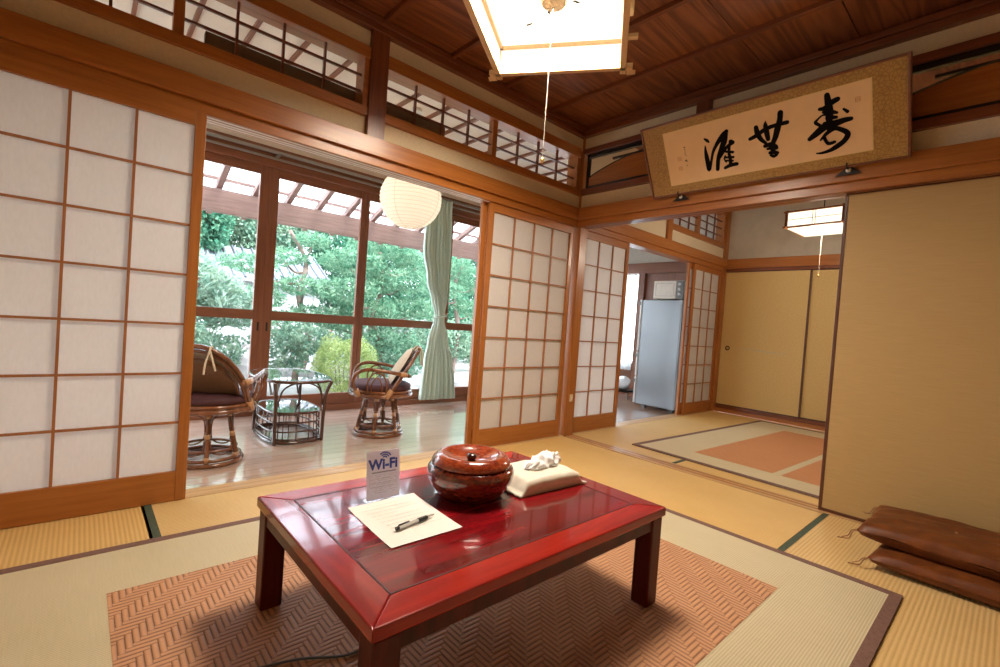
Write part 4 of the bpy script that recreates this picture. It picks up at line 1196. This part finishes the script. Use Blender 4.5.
# ================================================================== garden
M['leaf'] = {}
def leaf_mat(name, a, b):
    m, nt, out = new_mat(name)
    d = nt.nodes.new('ShaderNodeBsdfDiffuse'); tr = nt.nodes.new('ShaderNodeBsdfTranslucent'); x = nt.nodes.new('ShaderNodeMixShader'); x.inputs[0].default_value = .35
    n = noise(nt, coords(nt), 7, 3)
    c = ramp(nt, n, [(.35, a), (.65, b)])
    lk(nt, c, d.inputs[0]); lk(nt, c, tr.inputs[0]); lk(nt, d.outputs[0], x.inputs[1]); lk(nt, tr.outputs[0], x.inputs[2]); lk(nt, x.outputs[0], out.inputs[0])
    return m
L_pine = leaf_mat('pine_needles', (.07,.21,.13), (.25,.40,.27))
L_pale = leaf_mat('pale_needles', (.19,.33,.26), (.42,.54,.43))
L_dark = leaf_mat('dark_leaves', (.04,.17,.11), (.17,.35,.23))
L_shrub = leaf_mat('shrub_leaves', (.11,.23,.17), (.33,.44,.32))
L_azal = leaf_mat('azalea_leaves', (.26,.36,.12), (.50,.56,.25))
bark = plain('pine_bark', (.19,.14,.12), .9, var=.4, vs=14, bstr=.5)
rock = plain('garden_rock', (.42,.40,.39), .9, var=.3, vs=4, bstr=.5)

def leaves(pads, per, size, needle=False):
    """pads: (cx,cy,cz,rx,ry,rz); returns MB of small leaf faces"""
    V_ = []; F_ = []; base = 0
    for (cx, cy, cz, rx, ry, rz) in pads:
        n = int(per*max(.25, (rx*ry+rx*rz+ry*rz)/3/.09))
        d = rng.normal(size=(n, 3)); d /= np.linalg.norm(d, axis=1)[:, None]
        r = rng.uniform(.55, 1.05, size=(n, 1))**.5
        lump = 1+.14*np.sin(d[:, :1]*7+cx*9)+.12*np.sin(d[:, 1:2]*8+cz*5)
        P = d*r*lump*np.array([rx, ry, rz])+np.array([cx, cy, cz])
        a = rng.normal(size=(n, 3)); a[:, 2] = np.abs(a[:, 2]) if needle else a[:, 2]; a /= np.linalg.norm(a, axis=1)[:, None]
        b = np.cross(a, rng.normal(size=(n, 3))); b /= np.linalg.norm(b, axis=1)[:, None]
        s = size*rng.uniform(.6, 1.4, size=(n, 1))
        la, lb = (s*1.5, s*.22) if needle else (s, s*.6)
        q = np.stack([P-a*la*.2, P+b*lb+a*la*.4, P+a*la, P-b*lb+a*la*.4], axis=1).reshape(-1, 3)
        V_.append(q); F_.append(np.arange(n*4).reshape(n, 4)+base); base += n*4
    m = MB(); m.v = [tuple(v) for v in np.concatenate(V_)]; m.f = [tuple(int(i) for i in f) for f in np.concatenate(F_)]
    return m
GZ = -.38
gr = struct(B(-9, 1.9, GZ-.2, 16, 20, GZ).build('ground', plain('pale_garden_gravel', (.33,.32,.31), .95, var=.15, vs=3, bstr=.3)))
def pine(label, x, y, pads, trunk, mat, per=900, size=.045, tr=.07, branches=True):
    t = thing('pine_tree', label, 'tree', (x, y, GZ), 0, 'garden pines')
    m = MB(); pts = catmull([(x+a, y+b, GZ+c) for a, b, c in trunk], 6); n = len(pts)
    m.tube(pts, [tr*(1-.6*i/n) for i in range(n)], 8)
    if branches:
        for (cx, cy, cz, rx, ry, rz) in pads:
            j = min(range(n), key=lambda i: abs(pts[i].z-(cz-.25))+.3*((pts[i].x-cx)**2+(pts[i].y-cy)**2)**.5)
            a = pts[j]; e = Vector((cx, cy, cz-rz*.5)); mid = (a+e)/2+Vector((0, 0, -.08))
            c = catmull([a, mid, e], 5); m.tube(c, [tr*.42*(1-.6*i/len(c)) for i in range(len(c))], 6)
    m.build('trunk', bark, t, world=True, smooth=True)
    leaves(pads, per, size, True).build('needles', mat, t, world=True)
# pine seen through the middle glass door
pine('dark-green cloud-pruned pine right of the leaning trunk, seen through the middle glass door', .9, 5.2, [(.35,5.2,1.75,.55,.5,.22),(.95,5.3,2.15,.5,.5,.22),(.15,5.0,1.25,.5,.45,.20),(1.35,5.2,1.55,.6,.5,.22),(.75,5.0,.95,.55,.45,.2),(1.75,5.4,1.95,.5,.5,.2),(.2,5.2,.72,.4,.4,.15),(1.6,5.1,1.05,.5,.5,.2),(.9,5.2,1.4,.4,.4,.15)],
     [(0,0,0),(.1,0,.6),(-.1,0,1.2),(.05,0,1.8),(-.05,0,2.4)], L_pine, 1000, .05)
pine('spreading pine with layered pads and bare branches left of the dark-green one', -.6, 5.6, [(-1.15,5.6,1.55,.42,.4,.15),(-.35,5.4,1.28,.5,.4,.15),(-1.05,5.4,1.02,.40,.4,.15),(-.2,5.3,.82,.42,.4,.14),(-.55,5.8,1.75,.36,.4,.14),(-.8,5.2,.72,.34,.35,.12),(-.15,5.7,2.08,.3,.3,.12)],
     [(.3,0,0),(.45,0,.8),(.25,0,1.5),(.4,.2,2.1),(.1,.2,2.6)], L_pine, 1000, .045)
pine('pale feathery pine behind the left glass door', -2.0, 4.6, [(-2.05,4.6,1.12,.52,.45,.34),(-1.65,4.5,.85,.40,.4,.28),(-2.35,4.5,.78,.45,.4,.3),(-2.15,4.9,1.42,.38,.4,.2)],
     [(0,0,0),(.08,0,.5),(-.05,0,1.0),(.05,0,1.6)], L_pale, 1300, .06, .06)
pine('loose pine in bright light at the right glass door', 3.6, 6.5, [(3.3,6.5,2.2,.6,.5,.35),(4.2,6.6,1.9,.6,.5,.35),(3.0,6.3,1.55,.5,.4,.25),(3.9,6.3,1.2,.5,.4,.2)],
     [(0,0,0),(.1,0,1.0),(-.1,0,2.0),(.1,0,2.6)], L_pine, 900, .05)
def shrub(label, pads, mat, per, size, stems=True, cat='shrub', name='shrub', group=None):
    x, y = pads[0][0], pads[0][1]
    t = thing(name, label, cat, (x, y, GZ), 0, group)
    m = MB()
    for k in range(5):
        a = k*1.26; p = pads[k % len(pads)]
        m.tube(catmull([(x+.03*math.cos(a), y+.03*math.sin(a), GZ), ((x+p[0])/2+.1*math.cos(a), (y+p[1])/2+.1*math.sin(a), (GZ+p[2])/2), (p[0]+.3*p[3]*math.cos(a), p[1]+.3*p[4]*math.sin(a), p[2])]), [.018-.0009*i for i in range(13)], 5)
    m.build('stems', bark, t, world=True)
    leaves(pads, per, size).build('foliage', mat, t, world=True)
shrub('round clipped yellow-green azalea bush behind the side-on rattan chair', [(-.18,4.0,.12,.47,.42,.40)], L_azal, 8000, .017)
shrub('leafy pale green shrub beyond the oval rattan table', [(-.95,4.6,.30,.45,.4,.35),(-.55,4.7,.45,.35,.35,.25)], L_shrub, 1500, .035)
shrub('loose green shrub beneath the pale feathery pine', [(-2.25,3.9,.42,.42,.35,.26),(-1.85,4.0,.30,.3,.3,.25)], L_shrub, 1500, .035)
shrub('bushy shrub in the shade below the dark-green pine', [(.75,4.9,.25,.6,.4,.42),(1.3,5.0,.2,.5,.4,.4)], L_pine, 1200, .035)
shrub('low clipped shrub across the bright gravel at the right glass door', [(3.2,6.6,.35,.9,.5,.45),(4.3,6.8,.35,.7,.5,.45)], L_shrub, 1100, .045)
# tall backdrop trees
def tree(label, x, y, pads, mat, per=1500, size=.055):
    t = thing('broadleaf_tree', label, 'tree', (x, y, GZ), 0, 'trees at the back of the garden')
    MB().tube(catmull([(x,y,GZ),(x+.1,y,1),(x-.05,y,2.2)]), [.13-.004*i for i in range(13)], 8).build('trunk', bark, t, world=True)
    leaves(pads, per, size).build('crown', mat, t, world=True)
tree('dense bright green tree under the eave beam, seen through the left glass door', -2.2, 8.0, [(-2.4,8,2.3,1.0,.8,.9),(-1.6,8.2,2.6,.8,.7,.8),(-3.2,8,2.0,.9,.8,.9),(-2.2,7.8,1.3,1.0,.6,.6)], L_dark)
tree('lighter green tree above the tiled roof, seen through the second glass door', -.4, 9.0, [(-.7,9,2.5,.8,.7,.55),(.2,9.2,2.7,.7,.7,.5)], L_shrub)
tree('dark green tree behind the pines at the middle glass door', 2.2, 9.0, [(1.9,9,2.6,1.0,.8,.7),(2.9,9,2.4,.9,.8,.8),(2.4,9,1.4,1.2,.6,.7)], L_dark)
tree('broad green tree beyond the right glass door', 5.6, 10.0, [(5.2,10,3.0,1.2,.9,.9),(6.6,10,2.6,1.1,.9,.9),(5.8,10,1.5,1.3,.8,.8)], L_dark)
tree('distant bluish green tree at the far right of the garden', 9.9, 11.0, [(9.6,11,2.6,1.3,.9,1.2),(11.0,11,2.2,1.2,.9,1.2)], L_pine)
# hedge (low, background)
shrub('long low hedge along the back of the garden', [(-3+1.1*k, 8.6, .35, .75, .4, .55) for k in range(9)], L_shrub, 500, .07, cat='hedge', name='hedge')
# rocks
def boulder(label, x, y, r, sx=1, sz=.7, seed=1):
    rr = random.Random(seed); vs = []; fs = []; n = 14
    ph = [rr.uniform(0, 6) for _ in range(6)]
    for i in range(n+1):
        for j in range(n):
            th_ = PI*i/n; p_ = 2*PI*j/n
            q = r*(1+.16*math.sin(2*p_+ph[0])*math.sin(th_)+.10*math.sin(3*th_+ph[1]+p_)+.06*math.sin(5*p_+ph[2]))
            vs.append((x+sx*q*math.sin(th_)*math.cos(p_), y+q*math.sin(th_)*math.sin(p_), GZ+r*sz*.7+q*sz*math.cos(th_)))
    for i in range(n):
        for j in range(n): fs.append((i*n+j, (i+1)*n+j, (i+1)*n+(j+1) % n, i*n+(j+1) % n))
    o = MB().add(vs, fs).build('garden_rock', rock); tag(o, label, 'rock', 'garden rocks')
boulder('pale sloping boulder behind the back of the left rattan chair', -2.05, 3.3, .30, 1.2, 1.1, 1)
boulder('upright rough boulder seen just right of the wide window post', -1.45, 4.2, .34, .7, 1.3, 2)
boulder('low flat boulder on the gravel beside the azalea bush', .6, 3.8, .22, 1.5, .6, 3)
# neighbouring wall + tiled roof
t = thing('garden_house', 'neighbouring building with a grey tiled roof behind the layered pine', 'building', (-1.2, 8.0, GZ))
B(-1.6, 7.2, GZ, .6, 7.4, 1.35).build('wall', plain('white_board_wall', (.50,.50,.52), .9), t, world=True)
m = MB()
for k in range(9): m.box(-1.6+.26*k, 7.17, .1, -1.56+.26*k, 7.2, 1.35)
m.build('wall_batten', plain('wall_batten', (.50,.48,.46), .9), t, world=True)
vs = [(-1.8,7.0,1.35),(.8,7.0,1.35),(.8,8.2,2.0),(-1.8,8.2,2.0),(-1.8,7.0,1.41),(.8,7.0,1.41),(.8,8.2,2.06),(-1.8,8.2,2.06)]
rf = MB().add(vs, [(0,3,2,1),(4,5,6,7),(0,1,5,4),(1,2,6,5),(2,3,7,6),(3,0,4,7)]).build('roof', plain('grey_roof', (.24,.26,.30), .6), t, world=True)
m = MB()
for k in range(15): m.tube([(-1.75+.18*k,6.99,1.425),(-1.75+.18*k,8.2,2.08)], .025, 6)
m.build('roof_tile_ridges', plain('grey_tile', (.12,.13,.16), .5), rf, world=True)
# outer garden wall far right / white fence
t = thing('garden_fence', 'white board fence along the back of the garden', 'fence', (4, 12.6, GZ))
m = MB(); m.box(-4, 12.6, GZ+.1, 13, 12.63, 1.3); m.build('boards', plain('fence_boards', (.45,.44,.45), .9), t, world=True)
m = MB()
for k in range(12): m.box(-4+1.4*k, 12.56, GZ, -3.9+1.4*k, 12.6, 1.35)
m.build('post', M['out_z'], t, world=True)
# garden path stone strip near right pane: dark line
t = B(1.2, 4.55, GZ, 5.5, 4.63, GZ+.10).build('stone_edging', rock); tag(t, 'dark line of edging stones across the bright gravel at the right glass door', 'edging')

# eave: beam, rafters, translucent sheets
t = structE('roof')
B(-4.6, 3.0, 1.842, 4.5, 3.10, 2.075).build('eave_beam', M['out_x'], t, bevel=.004)
z_a, z_b = 2.60, 2.10
def rz_(y): return z_a+(z_b-z_a)*(y-1.9)/(3.1-1.9)
for k in range(24):
    x = -4.13+.345*k; w = .028
    vs = []
    for y in (1.88, 3.55):
        for dx, dz in ((-w,-.02),(w,-.02),(w,.05),(-w,.05)): vs.append((x+dx, y, rz_(y)+dz))
    MB().add(vs, [(3,2,1,0),(4,5,6,7),(0,1,5,4),(1,2,6,5),(2,3,7,6),(3,0,4,7)]).build('rafter', M['out_y'], t)
for y in (2.2, 2.62, 3.05, 3.45):
    z = rz_(y)+.05; B(-4.6, y-.02, z, 4.5, y+.02, z+.03).build('purlin', M['out_x'], t)
m, nt, out = new_mat('translucent_sheet')
a_ = nt.nodes.new('ShaderNodeBsdfTransparent'); a_.inputs[0].default_value = (.97,.98,1,1); b_ = nt.nodes.new('ShaderNodeBsdfTranslucent'); b_.inputs[0].default_value = (.95,.96,1,1)
x_ = nt.nodes.new('ShaderNodeMixShader'); x_.inputs[0].default_value = .45
lk(nt, a_.outputs[0], x_.inputs[1]); lk(nt, b_.outputs[0], x_.inputs[2]); lk(nt, x_.outputs[0], out.inputs[0])
vs = [(-4.6,1.88,rz_(1.88)+.085),(4.5,1.88,rz_(1.88)+.085),(4.5,3.6,rz_(3.6)+.085),(-4.6,3.6,rz_(3.6)+.085)]
vs += [(a, b, c+.004) for a, b, c in vs]
MB().add(vs, [(3,2,1,0),(4,5,6,7),(0,1,5,4),(1,2,6,5),(2,3,7,6),(3,0,4,7)]).build('roof_sheet', m, t)
# house outer wall above the veranda glazing / roof of the house so no sky leaks
struct(B(-4.6, -4.1, 2.72, 3.3, 1.9, 2.80).build('roof', M['plaster2']))
struct(B(-4.5, 1.84, 2.17, 3.1, 1.92, 2.75).build('wall_outer', M['plaster2']))
struct(B(-4.6, -4.1, 2.55, -4.5, 1.9, 2.8).build('wall_outer', M['plaster2']))
struct(B(3.1, -4.1, -.1, 3.2, .1, 2.8).build('wall_outer', M['plaster2']))

# ================================================================== light
W = bpy.data.worlds.new('World'); SC.world = W; W.use_nodes = True
bg = W.node_tree.nodes['Background']; bg.inputs[0].default_value = (.80,.91,1.0,1); bg.inputs[1].default_value = 5.2
def light(name, kind, loc, energy, color=(1,1,1), rot=(0,0,0), **kw):
    l = bpy.data.lights.new(name, kind); l.energy = energy; l.color = color
    for k_, v_ in kw.items(): setattr(l, k_, v_)
    o = bpy.data.objects.new(name, l); COL.objects.link(o); o.location = loc; o.rotation_euler = rot; return o
light('sun', 'SUN', (0, 6, 8), 5.0, (1,.97,.90), (math.radians(38), math.radians(12), 0), angle=math.radians(12))
p = light('window_portal', 'AREA', (-.7, YV+.14, 1.1), 1, (1,1,1), (PI/2, 0, 0), shape='RECTANGLE', size=7.4, size_y=2.1)
p.rotation_euler = (-PI/2, 0, 0); p.data.cycles.is_portal = True
# ceiling-lamp tube lights inside the lamps
light('lamp_tube', 'AREA', (LX, LY, 2.285), 40, (1,.87,.70), (0,0,math.radians(35.2)), shape='SQUARE', size=.5)
light('rear_lamp_tube', 'POINT', (1.46, -1.395, 1.80), 28, (1,.87,.70), shadow_soft_size=.12)

# ================================================================== camera
f_px = 466.61; yaw, pit, rol = .8375, -.0227, .0722
fw = Vector((math.cos(pit)*math.cos(yaw), math.cos(pit)*math.sin(yaw), math.sin(pit)))
r0 = Vector((math.sin(yaw), -math.cos(yaw), 0)); u0 = r0.cross(fw)
r2 = r0*math.cos(rol)+u0*math.sin(rol); u2 = r2.cross(fw)
cam = bpy.data.cameras.new('camera'); co = bpy.data.objects.new('camera', cam); COL.objects.link(co)
cam.sensor_width = 36; cam.lens = f_px*36/1000; cam.clip_start = .02; cam.clip_end = 200
mw = Matrix(((r2.x, u2.x, -fw.x, -3.0769), (r2.y, u2.y, -fw.y, -2.5433), (r2.z, u2.z, -fw.z, .9146), (0,0,0,1)))
co.matrix_world = mw
SC.camera = co
SC.view_settings.view_transform = 'Standard'; SC.view_settings.look = 'None'; SC.view_settings.gamma = 1
SC.view_settings.exposure = .70; SC.view_settings.use_curve_mapping = False
SC.cycles.use_denoising = True
SC.cycles.max_bounces = 10; SC.cycles.diffuse_bounces = 6; SC.cycles.transparent_max_bounces = 16; SC.cycles.sample_clamp_indirect = 8
